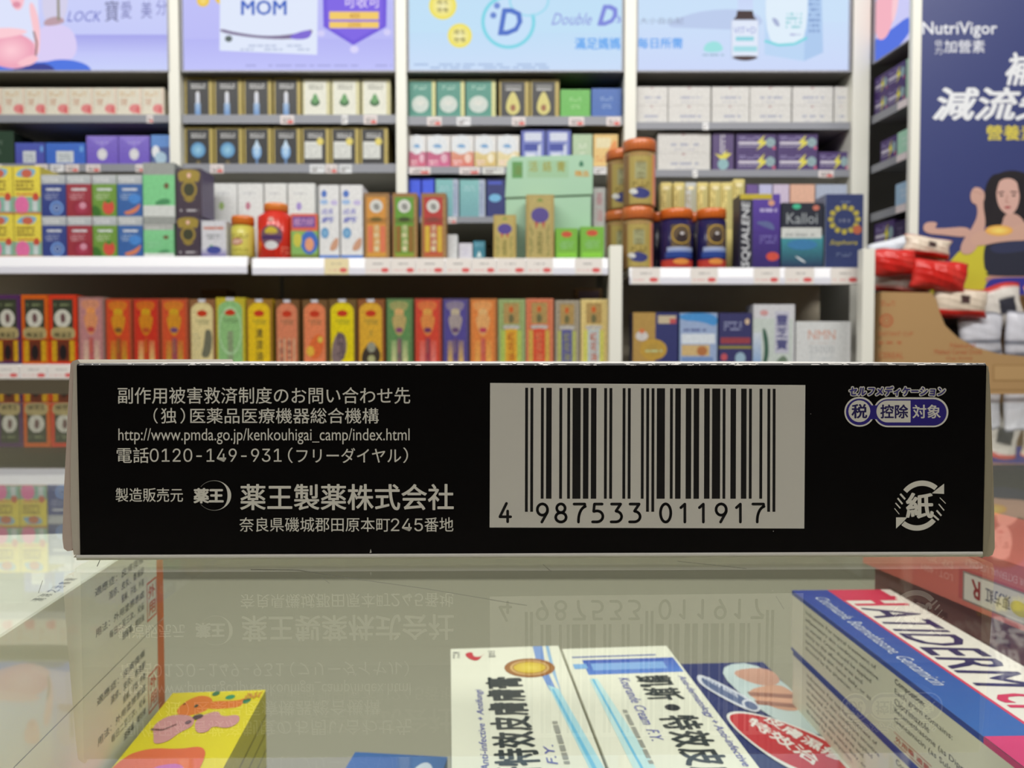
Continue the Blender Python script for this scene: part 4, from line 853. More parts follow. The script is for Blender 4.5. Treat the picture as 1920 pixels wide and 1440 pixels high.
def d_arch(bg, fill, sub):
    def f(A):
        A.R(0, 0, 1, 1, bg); A.R(.06, 0, .9, .82, fill); A.E(.48, .82, .42, .13, fill, n=24); A.E(.48, .78, .2, .05, (196, 60, 34)); A.R(.34, .955, .62, 1, (206, 206, 214)); A.L(.24, .62, .74, .7, mix(fill, (70, 90, 60), .5), 2, 6)
        if sub == 'tree': A.SM([(.4, .1), (.8, .1), (.9, .5), (.6, .56), (.55, .3)], (110, 110, 90)); A.L(.12, .05, .4, .5, (206, 196, 150), 8, 3)
        elif sub == 'col': A.R(.38, 0, .58, .5, mix(fill, (130, 130, 110), .6)); A.O(.48, .5, .4, .36, .1, mix(fill, (255, 255, 255), .3))
        elif sub == 'chars': A.V('清涼油', .34, .04, .62, .56, (90, 80, 40), .02)
        elif sub == 'stripe': [A.R(.14 + .2 * i, 0, .2 + .2 * i, .4, (206, 176, 140)) for i in range(4)]; A.L(.16, .04, .8, .4, (170, 110, 90), 2, 4, .6, True)
        elif sub == 'blob': A.SM([(.2, .3), (.6, .5), (.9, .4), (.7, .1), (.3, .06)], (222, 110, 60)); A.E(.3, .2, .16, .08, (226, 180, 70)); A.E(.7, .38, .1, .05, (220, 190, 80))
        elif sub == 'dark': A.SM([(.06, .0), (.4, .0), (.66, .2), (.6, .46), (.3, .5), (.1, .3)], (130, 110, 110)); A.L(.3, .08, .6, .5, (60, 50, 60), 3, 6, .7, True)
        elif sub == 'fig': A.SM([(.1, 0), (.8, 0), (.86, .2), (.5, .36), (.16, .2)], (60, 50, 40)); A.E(.5, .26, .16, .08, (150, 150, 130)); A.E(.5, .08, .14, .06, (170, 170, 120)); A.T('王', .4, .44, .58, .52, (150, 140, 70))
    return f
def d_panel(bg, col, mid, ink):
    def f(A):
        A.R(0, 0, 1, 1, mix(bg, (255, 255, 255), .1)); A.R(.05, .02, .93, .97, bg); A.R(.2, .62, .78, .94, (176, 146, 90)); A.E(.48, .84, .08, .05, (206, 100, 50)); A.E(.48, .7, .1, .07, (110, 106, 70)); A.SM([(.1, .6), (.88, .6), (.7, .52), (.48, .56), (.26, .52)], (190, 186, 180))
        A.R(.1, .02, .28, .52, mix(bg, (200, 220, 80), .5)); A.R(.68, .02, .86, .52, mix(bg, (200, 220, 80), .5)); A.R(.26, .0, .7, .54, col); A.V('紅花油', .36, .04, .6, .5, ink, .02)
    return f
GO = 'tall herbal oil cartons in a row'
oil = [(-64, -12, 553, (90, 50, 110), d_circle((90, 46, 106)), 'purple carton with a white round portrait'),
 (-11, 36, 553, (96, 56, 116), d_circle((84, 44, 92)), 'purple carton with a white round portrait'), (38, 89, 553, (214, 96, 36), d_circle((214, 100, 36)), 'orange carton with a white round portrait'),
 (90, 143, 553, (206, 66, 36), d_circle((214, 64, 40)), 'red orange carton with a white round portrait'),
 (145, 194, 557, (150, 140, 130), d_ornate((186, 130, 130), (226, 150, 90), (214, 186, 160), (180, 70, 70)), 'pink and blue ornate carton'),
 (196, 246, 560, (150, 80, 50), d_ornate((206, 76, 44), (206, 160, 40), (190, 150, 50), (120, 80, 40)), 'red and gold ornate carton'),
 (248, 298, 560, (150, 80, 50), d_ornate((200, 56, 40), (206, 156, 36), (220, 190, 120), (180, 80, 40)), 'red and gold ornate carton'),
 (300, 352, 560, (150, 80, 50), d_ornate((206, 84, 50), (206, 160, 40), (190, 150, 60), (110, 70, 110)), 'red and gold ornate carton'),
 (354, 403, 561, (150, 96, 60), d_arch((140, 96, 60), (222, 206, 150), 'tree'), 'brown carton with a cream arch'),
 (404, 459, 558, (206, 190, 40), d_arch((190, 176, 50), (142, 190, 124), 'col'), 'yellow edged carton with a green arch'),
 (461, 510, 561, (206, 170, 40), d_arch((150, 110, 40), (226, 190, 40), 'chars'), 'brown carton with a yellow arch and dark characters'),
 (515, 561, 562, (120, 84, 40), d_arch((110, 76, 40), (214, 130, 96), 'stripe'), 'brown carton with a coral arch and pale stripes'),
 (566, 614, 562, (110, 80, 40), d_arch((110, 80, 44), (226, 132, 90), 'blob'), 'brown carton with a salmon arch and orange blobs'),
 (616, 668, 561, (110, 84, 40), d_arch((110, 84, 44), (226, 206, 30), 'dark'), 'brown carton with a bright yellow arch'),
 (670, 721, 561, (130, 80, 40), d_arch((140, 84, 44), (220, 170, 56), 'fig'), 'brown carton with a golden arch and dark figure'),
 (724, 774, 560, (90, 140, 84), d_ornate((96, 140, 84), (214, 170, 110), (206, 206, 150), (130, 70, 110)), 'green ornate carton'),
 (777, 828, 560, (206, 66, 50), d_ornate((210, 74, 56), (220, 160, 80), (224, 130, 120), (110, 50, 90)), 'red ornate carton'),
 (830, 879, 560, (70, 60, 130), d_ornate((84, 74, 146), (190, 176, 150), (214, 176, 100), (96, 70, 110)), 'indigo ornate carton'),
 (881, 932, 560, (214, 130, 60), d_ornate((224, 134, 70), (226, 180, 120), (230, 170, 90), (186, 70, 90)), 'orange ornate carton'),
 (934, 985, 561, (150, 170, 110), d_panel((150, 170, 110), (222, 170, 60), 0, (176, 80, 40)), 'pale green carton with a gold panel'),
 (986, 1038, 560, (206, 110, 90), d_panel((214, 120, 84), (214, 84, 60), 0, (214, 130, 90)), 'salmon carton with a red panel'),
 (1041, 1087, 563, (150, 140, 120), d_panel((160, 150, 130), (96, 96, 150), 0, (150, 150, 90)), 'grey carton with a blue panel'),
 (1089, 1140, 561, (222, 206, 140), d_panel((224, 200, 130), (190, 200, 200), 0, (190, 90, 50)), 'cream and gold carton with red characters')]
for a_, b_, y_, c_, ar, ds in oil: pkg(ds, a_, b_, y_, zl, DS, .055, c_, ar, name='oil_box', group=GO)
flush('on the lowest visible shelf')
pkg('ochre carton standing behind the cream and green arch cartons', 376, 426, 543, zl, DF + .10, .05, (130, 106, 60), None, name='oil_box')
pkg('brown and lilac carton standing behind the cream and gold carton', 1078, 1130, 541, zl, DF + .10, .05, (150, 120, 84), lambda A: A.R(.12, .86, .88, .97, (130, 110, 130)), name='oil_box')
flush('on the lowest visible shelf')
GR = 'supplement cartons on the lower right shelf'
pkg('gold and navy carton with a gold oval', 1187, 1272, 586, zLowR, DS, .05, (70, 66, 110), lambda A: (A.R(0, 0, .5, 1, (176, 140, 70)), A.R(.5, 0, 1, 1, (52, 56, 110)), A.E(.46, .4, .3, .17, (190, 150, 50), (170, 140, 60)), A.L(.28, .36, .66, .42, (190, 206, 150), 1, 3), A.R(.56, .82, .96, .95, (196, 180, 150)), A.R(.82, .82, .96, .9, (190, 80, 80)), A.E(.2, .62, .14, .08, (206, 200, 196)), A.E(.2, .7, .06, .04, (206, 110, 60))), group=GR)
pkg('sky blue and white carton', 1275, 1346, 587, zLowR, DS, .05, (70, 110, 180), lambda A: (A.R(0, 0, 1, 1, (150, 170, 206)), A.SM([(0, 1), (1, 1), (1, .76), (.6, .86), (0, .88)], (60, 140, 206)), A.R(.05, .5, .95, .66, (214, 222, 230)), A.L(.1, .7, .7, .78, (90, 100, 150), 1, 3), A.R(.05, .3, .8, .48, (206, 176, 120)), A.E(.6, .38, .14, .08, (176, 110, 60)), A.R(.05, .05, .9, .28, (110, 140, 190))), group=GR)
pkg('navy carton with a red band', 1349, 1411, 587, zLowR, DS, .05, (56, 60, 110), lambda A: (A.R(0, .0, 1, 1, (56, 56, 104)), A.R(.05, .5, .96, .6, (150, 60, 70)), A.L(.15, .72, .7, .88, (150, 156, 190), 3, 5), A.R(0, .42, 1, .46, (150, 140, 60)), A.E(.66, .26, .16, .1, (150, 180, 200)), A.E(.16, .28, .1, .06, (190, 80, 90)), A.E(.86, .86, .07, .05, (206, 180, 150))), group=GR)
pkg('white carton with a green leaf scene', 1413, 1492, 571, zLowR, DS, .05, (206, 206, 210), lambda A: (A.R(.0, .0, .95, .8, (196, 206, 200)), A.R(0, .1, .2, .6, (120, 160, 210), (206, 214, 222)), A.SM([(.14, 0), (.4, .2), (.35, .6), (.2, .7), (.3, .3)], (60, 96, 80)), A.SM([(.5, 0), (.9, 0), (.8, .3), (.55, .2)], (110, 130, 110)), A.R(.52, .3, .86, .9, (190, 190, 206)), A.V('靈芝寶', .56, .34, .82, .86, (80, 80, 130), .03), A.E(.26, .88, .1, .04, (206, 150, 150))), side=(170, 170, 176), group=GR)
pkg('wide white carton with copper lettering', 1494, 1597, 603, zLowR, DS, .05, (212, 214, 214), lambda A: (A.T('NMN', .22, .66, .72, .84, (206, 150, 130), .0), A.T('25000', .24, .4, .7, .54, (176, 180, 184)), A.L(.24, .58, .72, .62, (200, 190, 186), 1, 3), A.L(.26, .28, .68, .36, (190, 196, 200), 2, 5), A.R(.95, 0, 1, 1, (226, 228, 228))), group=GR)
flush('under the right display shelf')

# ================================================================== CARTON WITH SNACK BAGS
DK = 1.575
def kraft():
    KR = (176, 142, 98); a, b = X(1652, DK), X(2080, DK); zb = Z(760, DK); zt = Z(547, DK); dep = .080
    root = empty('display_carton', ((a + b) / 2, DK, zb)); tag(root, 'brown corrugated carton with a cut-away front and red print, full of bags', 'cardboard box')
    M = Matrix.Translation(root.location).inverted()
    def fin(g, nm):
        o = g.build(nm, KRAFT); o.parent = root; o.matrix_parent_inverse = M; return o
    px = [(1652, 760), (2080, 760), (2080, 672), (1985, 672), (1920, 668), (1870, 663), (1828, 650), (1795, 632), (1772, 610), (1762, 585), (1755, 560), (1746, 549), (1652, 547)]
    pts = [tuple(P(x, y, DK)) for x, y in px]; g = Geo(); g.extrude(pts, .004, KR, back=(160, 128, 88))
    A = Art(g, lambda x, y, k: (P(x, y, DK).x, DK - k, P(x, y, DK).z))
    RD = (178, 104, 70)
    A.L(1652, 573, 1678, 562, RD, 2, 3); A.O(1662, 601, 13, 13, .3, RD); A.O(1662, 601, 7, 6, .4, RD); A.T('INSTANT CUP', 1648, 630, 1712, 622, RD, .01); A.L(1648, 645, 1690, 636, RD, 1, 4); A.T('CEREAL', 1648, 672, 1694, 661, RD, .02)
    A.T('Natural', 1782, 652, 1828, 643, RD, .02); A.T('Malted Cereal Drink', 1752, 664, 1842, 655, RD, .02); A.T('Cup Drink', 1774, 676, 1824, 669, RD, .02)
    A.O(1920, 700, 58, 15, .04, (90, 70, 40), n=4) if False else None
    A.R(1862, 714, 1980, 684, (150, 116, 70)); A.R(1863.5, 712.5, 1978.5, 685.5, (184, 150, 104))
    rd = random.Random(3); x = 1867
    while x < 1975: w_ = rd.choice((1, 1.6, 2.6)); A.k = 5; A.R(x, 708, x + w_, 689, (70, 54, 36)); x += w_ + rd.choice((1.4, 2.2, 3))
    A.k = 5; A.R(1653, 732, 2080, 730.5, (140, 108, 66)); A.ST([(1900, 700), (1700, 756)], 1.0, (150, 118, 76)) if False else None
    fin(g, 'front_panel')
    g = Geo(); g.box(a, DK + .0042, zb, a + .004, DK + dep, zt, KR); fin(g, 'side_panel')
    g = Geo(); g.box(b - .004, DK + .0042, zb, b, DK + dep, zt, KR); fin(g, 'side_panel')
    g = Geo(); g.box(a + .0042, DK + dep - .004, zb, b - .0042, DK + dep, zt, KR); fin(g, 'back_panel')
    g = Geo(); g.box(a + .0042, DK + .0042, zb, b - .0042, DK + dep - .0042, zb + .004, KR); fin(g, 'base')
    # carton below, down to the floor
    g = Geo(); g.box(a + .002, DK - .01, -.30, b + .04, DK + dep + .006, zb - .0005, (170, 136, 92), ch=.002)
    A = Art(g, lambda x, y, k: (P(x, y, DK - .01).x, DK - .01 - k, P(x, y, DK - .01).z)); A.L(1700, 850, 1900, 800, RD, 3, 8)
    tag(g.build('carton', KRAFT), 'closed brown corrugated carton under the cut-away carton of bags', 'cardboard box')
    g = Geo(); g.box(a + .002, DK - .001, FLZ + .0005, b + .05, DK + dep + .008, -.301, (160, 158, 150), ch=.003)
    tag(g.build('plinth_table', METAL), 'grey plinth carrying the brown cartons', 'plinth')
    return zb + .004
kz = kraft()
def bag(desc, cx, cy, wpx, hpx, D, dep, cols, rot=0.0, seed=1, seal=True, art=None, cat='bag'):
    """pillow pack: puffed film with crimped ends; cols(u,v) gives the print colour"""
    c = P(cx, cy, D); hw = wpx / 2 / F * D; hh_ = hpx / 2 / F * D; rd = random.Random(seed); nu, nv = 22, 14
    ph = [rd.uniform(0, 6.28) for _ in range(6)]
    def pos(u, v, sgn):
        a = 2 * u - 1; b = 2 * v - 1
        puff = max(0, (1 - abs(a) ** 3.2)) ** .6 * max(0, (1 - b * b)) ** .5
        wr = .10 * math.sin(9 * a + ph[0] + 3 * b) + .08 * math.sin(14 * b + ph[1] + 5 * a) + .05 * math.sin(25 * a + ph[2])
        y = sgn * dep / 2 * puff * (1 + wr)
        x = a * hw * (1 - .06 * (1 - b * b) + .03 * math.sin(4 * b + ph[3])); z = b * hh_ * (1 + .06 * math.sin(3 * a + ph[4])) * (1 - .10 * abs(a) ** 4)
        x, z = x * math.cos(rot) - z * math.sin(rot), x * math.sin(rot) + z * math.cos(rot)
        return (x, y, z)
    g = Geo()
    for sgn in (-1, 1):
        for i in range(nu):
            for j in range(nv):
                q = [(i / nu, j / nv), ((i + 1) / nu, j / nv), ((i + 1) / nu, (j + 1) / nv), (i / nu, (j + 1) / nv)]
                if sgn > 0: q = q[::-1]
                g.poly([pos(u, v, sgn) for u, v in q], [cols(u, v) for u, v in q], 0, True)
    o = g.build('snack_bag', BAGM, loc=tuple(c)); tag(o, desc, cat, 'bags heaped in and over the brown carton'); return o
RED = (206, 40, 34); CRM = (222, 206, 186)
f_red = lambda u, v: mix(RED, (226, 110, 100), .25 * (math.sin(7 * u + 5 * v) > .55))
f_rw = lambda u, v: RED if v < .22 or v > .93 else ((70, 50, 50) if (.42 < u < .6 and .45 < v < .75) else CRM)
f_wr = lambda u, v: RED if (v < .2) else (226, 220, 212) if v > .3 else (226, 160, 150)
f_br = lambda u, v: mix((150, 120, 104), (196, 180, 164), .5 + .5 * math.sin(6 * u + 4 * v))
f_gw = lambda u, v: (206, 206, 214) if (v * 5) % 1 > .16 else (96, 98, 110)
f_gb = lambda u, v: (56, 56, 66) if (.42 < u < .8 and .3 < v < .7) else ((196, 60, 56) if v > .92 else (222, 216, 208))
f_pb = lambda u, v: mix((196, 206, 222), (222, 226, 232), v)
zc_ = kz
bag('red bag beside the white post, on the carton edge', 1676, 492, 84, 50, DK + .012, .036, f_red, .02, 1)
bag('bulging red bag hanging over the carton corner', 1760, 517, 108, 58, DK + .006, .044, f_red, -.12, 2)
bag('cream bag with red seam, topmost of the heap', 1738, 464, 90, 40, DK + .032, .034, f_rw, -.14, 3)
bag('grey brown shiny bag wedged under the cream topmost bag', 1730, 492, 88, 50, DK + .068, .026, f_br, .1, 4)
bag('pale blue plastic bag lying behind the red bag', 1672, 464, 90, 32, DK + .070, .026, f_pb, .26, 5)
bag('white and red bag squashed under the red bags', 1690, 531, 112, 38, DK + .040, .026, f_wr, -.08, 6)
bag('white bag with a red seam drooping over the cut-away front', 1800, 568, 104, 56, DK + .012, .030, f_rw, -.06, 7)
bag('white bag with a black square mark near frame edge', 1872, 576, 92, 82, DK + .056, .030, f_gb, .22, 8)
bag('grey white striped bag with creased top, at carton right', 1838, 634, 84, 92, DK + .032, .030, f_gw, .04, 9)
bag('grey white striped bag beside its twin, at frame edge', 1918, 636, 70, 108, DK + .030, .030, f_gw, -.04, 10)
bag('cream bag with red seam beyond the black square mark', 1962, 572, 80, 84, DK + .056, .030, f_rw, .1, 11)
bag('dark bag deep in the carton behind the cut-away edge', 1778, 622, 60, 60, DK + .058, .018, lambda u, v: (54, 50, 54), .1, 12)

# ================================================================== GLASS COUNTER
CX0, CX1, CY0, CY1 = -.75, .95, -.06, .56
GT = .006
root = empty('glass_counter', (0.1, .25, FLZ)); tag(root, 'glass-topped display counter holding medicine boxes', 'counter')
M = Matrix.Translation(root.location).inverted()
def cfin(g, nm, mt, par=None):
    o = g.build(nm, mt); o.parent = par or root
    o.matrix_parent_inverse = M if not par else Matrix(); return o
g = Geo(); g.poly([(CX0, CY0, 0), (CX1, CY0, 0), (CX1, CY1, 0), (CX0, CY1, 0)], (200, 220, 200)); g.poly([(CX0, CY0, -GT), (CX0, CY1, -GT), (CX1, CY1, -GT), (CX1, CY0, -GT)], (200, 220, 200), 1)
for q in (((CX0, CY0), (CX1, CY0)), ((CX1, CY0), (CX1, CY1)), ((CX1, CY1), (CX0, CY1)), ((CX0, CY1), (CX0, CY0))):
    g.poly([(*q[0], -GT), (*q[1], -GT), (*q[1], 0), (*q[0], 0)], (150, 190, 170))
glass = cfin(g, 'glass_top', [GLASS, GLASS2])
# hairline scratches in the glass surface
g = Geo(); A = Art(g, lambda x, y, k: tuple(onz(x, y, .00002)))
A.ST([(470, 1068), (560, 1069), (640, 1082), (800, 1104), (960, 1131), (988, 1135)], .9, (84, 84, 74)); A.ST([(600, 1080), (618, 1094)], .9, (84, 84, 74)); A.ST([(188, 1049), (182, 1062)], 1.2, (60, 60, 56)); A.ST([(1018, 1058), (1034, 1072)], .7, (90, 90, 80)); A.ST([(1270, 1052), (1400, 1066)], .6, (110, 110, 100)); A.ST([(1455, 1118), (1470, 1142)], .8, (100, 100, 92)); A.ST([(72, 1112), (80, 1088)], .9, (90, 90, 84))
cfin(g, 'scratch', MATTE, None)
CF = -.132
g = Geo(); g.box(CX0 + .012, CY0 + .01, CF - .012, CX1 - .012, CY1 - .014, CF, (140, 138, 122), ch=.001); cfin(g, 'shelf_board', MATTE)
g = Geo(); g.box(CX0, CY1 - .0135, FLZ + .08, CX1, CY1 - .001, -GT - .0003, (150, 148, 134)); cfin(g, 'back_panel', MATTE)
g = Geo(); g.box(CX0, CY0 + .002, FLZ + .08, CX0 + .011, CY1 - .014, -GT - .0003, (186, 186, 176)); cfin(g, 'side_panel', MATTE)
g = Geo(); g.box(CX1 - .011, CY0 + .002, FLZ + .08, CX1, CY1 - .014, -GT - .0003, (186, 186, 176)); cfin(g, 'side_panel', MATTE)
g = Geo(); g.box(CX0 + .0112, CY0 + .002, FLZ + .08, CX1 - .0112, CY0 + .009, -GT - .0003, (48, 40, 34)); cfin(g, 'front_panel', MATTE)
g = Geo(); g.box(CX0, CY0, FLZ + .0005, CX1, CY1 - .002, FLZ + .079, (90, 88, 84)); cfin(g, 'plinth', METAL)

# ---- boxes inside the case
def frame_of(pa, pb, z):
    A_ = onz(*pa, z); B_ = onz(*pb, z); e2 = (B_ - A_).normalized(); e1 = Vector((-e2.y, e2.x, 0))   # e2 towards the viewer, e1 to the right
    return A_, e1, e2
def lying(desc, pa, pb, ztop, wd, ln, ht, col, art_top=None, art_left=None, art_right=None, group=None, name='ointment_box', top=None, side=None, shift=0.0, mat=CARD, art_end=None):
    """box lying in the case; pa far-left top corner pixel, pb another pixel on its left top edge"""
    A_, e1, e2 = frame_of(pa, pb, ztop)
    A_ = A_ + e1 * shift
    base = A_ + e1 * wd / 2 + e2 * ln / 2; rz = math.atan2(e1.y, e1.x)
    g = Geo(); g.box(-wd / 2, -ln / 2, 0, wd / 2, ln / 2, ht, col, top=top or col, side=side or col, ch=.0006)
    # u along e1 (0..1), v along length, 0 = far end
    if art_top: art_top(Art(g, lambda u, v, k: (-wd / 2 + u * wd, ln / 2 - v * ln, ht + k), eps=1.5e-5))
    if art_left: art_left(Art(g, lambda u, v, k: (-wd / 2 - k, ln / 2 - u * ln, v * ht), eps=1.5e-5))
    if art_right: art_right(Art(g, lambda u, v, k: (wd / 2 + k, ln / 2 - u * ln, v * ht), eps=1.5e-5))
    o = g.build(name, mat, loc=(base.x, base.y, ztop - ht), rotz=rz); tag(o, desc, 'box', group); return o
WB = (226, 226, 208); INK = (60, 62, 66)
# 1) striped blue / red / white cream box, two stacked
def hat_top(A):
    A.R(0, 0, .36, .61, (44, 62, 150), (52, 100, 170)); A.R(.36, 0, 1, 1, (228, 224, 214)); A.R(.36, 0, .9, .07, (206, 52, 86)); A.R(.36, .07, .385, 1, (214, 60, 90))
    A.T('H', .42, .05, .92, .125, (206, 52, 86), .03, rot=[(.43, .045), (.43, .10), (.92, .10), (.92, .045)])
    A.T('ATIDERM', 0, 0, 1, 1, (40, 40, 90), .02, .15, rot=[(.43, .115), (.43, .47), (.88, .47), (.88, .115)])
    A.T('cream', 0, 0, 1, 1, (206, 50, 86), .02, .1, rot=[(.43, .49), (.43, .68), (.78, .68), (.78, .49)])
    A.T('Clotrimazole, Betamethasone, Gentamicin', 0, 0, 1, 1, (206, 214, 230), .0, .3, rot=[(.10, .05), (.10, .46), (.24, .46), (.24, .05)])
    A.R(0, .61, .36, 1, (206, 60, 110)); A.R(.385, .93, 1, 1, (206, 60, 110))
def hat_side(A):
    A.R(0, 0, 1, 1, (222, 220, 200)); A.R(0, .93, .61, 1, (44, 72, 160)); A.R(.61, .93, 1, 1, (206, 60, 110)); A.R(0, 0, 1, .05, (54, 74, 160))
    ln_ = ['Indications: For topical treatment of', 'inflammatory skin conditions sensitive', 'to steroid. Cream should be applied', 'thinly to the affected area and', 'surrounding skin twice daily, or as', 'directed by the physician.']
    for i, t in enumerate(ln_): A.k = 4; A.T(t, .07, .78 - i * .115, .07 + .28 * len(t) / 38, .855 - i * .115, INK, .0)
    A.k = 4; A.T('Composition:', .40, .80, .48, .89, INK, .03)
    for i, t in enumerate(['Each gram contains:', 'Clotrimazole', 'Betamethasone (as Dipropionate)', 'Gentamicin (as Sulphate)']): A.k = 4; A.T(t, .40, .68 - i * .12, .40 + .0077 * len(t), .765 - i * .12, INK, .0)
    A.k = 4; A.R(.40, .20, .50, .21, (196, 110, 90)); A.R(.40, .08, .50, .09, (196, 110, 90)); A.T('外用藥 適量', .405, .11, .495, .18, (196, 90, 70), .01)
hA = ((1485, 1107), (1837, 1376))
lying('white, blue and pink cream carton on top of its blue and white twin', *hA, -.050, .0325, .16, .0195, (222, 220, 204), hat_top, hat_side, name='cream_box')
lying('blue and white cream carton directly under its pink-ended twin', *hA, -.0698, .0325, .16, .0195, (222, 220, 204), None, hat_side, name='cream_box').location.x -= 0
# fix: place the twin straight below
tw = bpy.data.objects['cream_box.001']; up_ = bpy.data.objects['cream_box']; tw.location = (up_.location.x + .0006, up_.location.y, up_.location.z - .0199); tw.rotation_euler = up_.rotation_euler
g = None
# riser under the twin
def riser(desc, ref, wd, ln, ztop, col, name='riser_block'):
    g = Geo(); g.box(-wd / 2, -ln / 2, 0, wd / 2, ln / 2, ztop - CF - .0004, col, ch=.0006)
    o = g.build(name, CARD, loc=(ref.location.x, ref.location.y, CF + .0002), rotz=ref.rotation_euler.z); tag(o, desc, 'box'); return o
riser('white carton at the bottom of the blue and white cream stack', tw, .0315, .155, tw.location.z - .0002, (206, 206, 190), 'cream_box')
# 2) pair of white cartons with black characters
def wave(A, x0, c1, c2):
    A.G([(x0, .0), (x0 + .09, .0), (x0 + .06, .12), (x0 + .11, .30), (x0 + .03, .22), (x0 - .01, .12)], c1); A.G([(x0 + .12, .0), (x0 + .15, .0), (x0 + .13, .14), (x0 + .12, .24), (x0 + .1, .14)], mix(c1, c2, .5)); A.G([(x0 + .03, .2), (x0 + .11, .22), (x0 + .24, .52), (x0 + .24, 1.0), (x0 + .14, .52)], c2); A.G([(x0 + .05, .22), (x0 + .07, .22), (x0 + .19, .52), (x0 + .16, .52)], (110, 186, 220))
def w1_top(A):
    A.R(0, 0, 1, 1, WB); wave(A, .76, (120, 150, 206), (170, 214, 224))
    A.E(.68, .115, .22, .048, (150, 96, 50), (196, 150, 60)); A.O(.68, .115, .17, .037, .12, (206, 170, 110)); A.E(.68, .115, .14, .028, (206, 176, 50), (226, 206, 90))
    A.SM([(.12, .03), (.2, .02), (.2, .05), (.28, .05), (.3, .03), (.24, .075), (.16, .06)], (196, 60, 70)); A.L(.02, .02, .08, .06, (110, 110, 110), 3, 3); A.L(.34, .02, .4, .06, (110, 110, 110), 3, 4)
    for i, ch_ in enumerate('膏膚膚皮效特斯凱'): A.k = 8; v1_ = .158 + i * .056; A.T(ch_, 0, 0, 1, 1, (44, 50, 50), .035, rot=[(.58, v1_ + .05), (.58, v1_), (.29, v1_), (.29, v1_ + .05)])
    A.k = 8; A.T('Anti-infective + Antifungi', 0, 0, 1, 1, (96, 100, 170), .01, .2, rot=[(.26, .50), (.26, .21), (.19, .21), (.19, .50)])
    A.T('F.Y.', 0, 0, 1, 1, (96, 100, 170), .01, .2, rot=[(.70, .49), (.70, .43), (.63, .43), (.63, .49)]); A.L(.74, .26, .81, .52, (150, 150, 140), 1, 5, .7, True)
def w2_top(A):
    A.R(0, 0, 1, 1, WB); A.R(.06, .045, .84, .052, (70, 90, 160)); A.R(.14, .065, .98, .14, (64, 90, 176), (90, 130, 206)); A.R(.2, .085, .86, .12, (130, 170, 222)); A.R(.04, .085, .16, .11, (130, 176, 222))
    A.G([(.13, .16), (.20, .16), (.32, .52), (.36, 1), (.16, .5)], (190, 222, 222)); A.G([(.15, .16), (.17, .16), (.23, .5), (.21, .5)], (110, 186, 220))
    for i, ch_ in enumerate('凱斯·特效皮膚膚膏'):
        A.k = 8; v0_ = .155 + i * .057
        if ch_ == '·': A.E(.68, v0_ + .025, .06, .013, (34, 36, 40)); continue
        A.T(ch_, 0, 0, 1, 1, (44, 50, 50), .035, rot=[(.53, v0_), (.53, v0_ + .05), (.82, v0_ + .05), (.82, v0_)])
    A.k = 8; A.T('Kourunde Cream  F.Y.', 0, 0, 1, 1, (96, 100, 170), .01, .2, rot=[(.38, .16), (.38, .41), (.47, .41), (.47, .16)]); A.T('Anti-dermatology + Anti-infective', 0, 0, 1, 1, (96, 100, 170), .01, .2, rot=[(.88, .16), (.88, .50), (.96, .50), (.96, .16)])
    A.L(.28, .18, .34, .52, (150, 150, 140), 1, 5, .7, True)
w1 = lying('white carton with a gold medal seal and black characters', (845, 1218), (838, 1440), -.0685, .0352, .15, .022, WB, w1_top, lambda A: A.R(0, 0, 1, 1, (206, 206, 190)), name='cream_box')
w2 = lying('white carton with blue square print and black characters', (1054, 1216), (1139, 1436), -.0685, .0345, .15, .022, WB, w2_top, name='cream_box')
# align the pair to the same direction
w1.rotation_euler = w2.rotation_euler = (0, 0, math.radians(-.5) * -1 + math.atan2(0, 1))
rzp = math.atan2(-(840 - 960) / F, 1) * -1
for o_, px0 in ((w1, 845), (w2, 1054)):
    e2 = Vector(((840 - 960) / F, 1, 0)).normalized() * -1; e1 = Vector((-e2.y, e2.x, 0)); c_ = onz(px0, 1217, -.0685); wd_ = .0352 if o_ is w1 else .0345
    b_ = c_ + e1 * wd_ / 2 + e2 * .075; o_.location = (b_.x, b_.y, -.0685 - .022); o_.rotation_euler = (0, 0, math.atan2(e1.y, e1.x))
r1 = riser('white carton jutting out under the gold seal carton', w1, .0352, .12, w1.location.z - .0002, (214, 214, 196), 'cream_box'); r1.location.x -= .0038; r1.location.y -= .03
riser('white carton under the one with blue square print', w2, .0335, .14, w2.location.z - .0002, (214, 214, 196), 'cream_box')
# 3) blue carton flat at the bottom
def bl_top(A): A.R(0, 0, 1, 1, (58, 100, 160), (80, 130, 190)); A.E(.80, .16, .13, .12, (206, 216, 226)); A.L(.76, .1, .84, .22, (90, 120, 160), 3, 4); A.G([(.2, .3), (.5, .12), (.56, .16), (.3, .5)], (110, 180, 150))
lying('blue carton low in the case left of the white pair', (666, 1410), (648, 1440), -.100, .0300, .10, .0317, (70, 110, 170), bl_top, name='ointment_box')
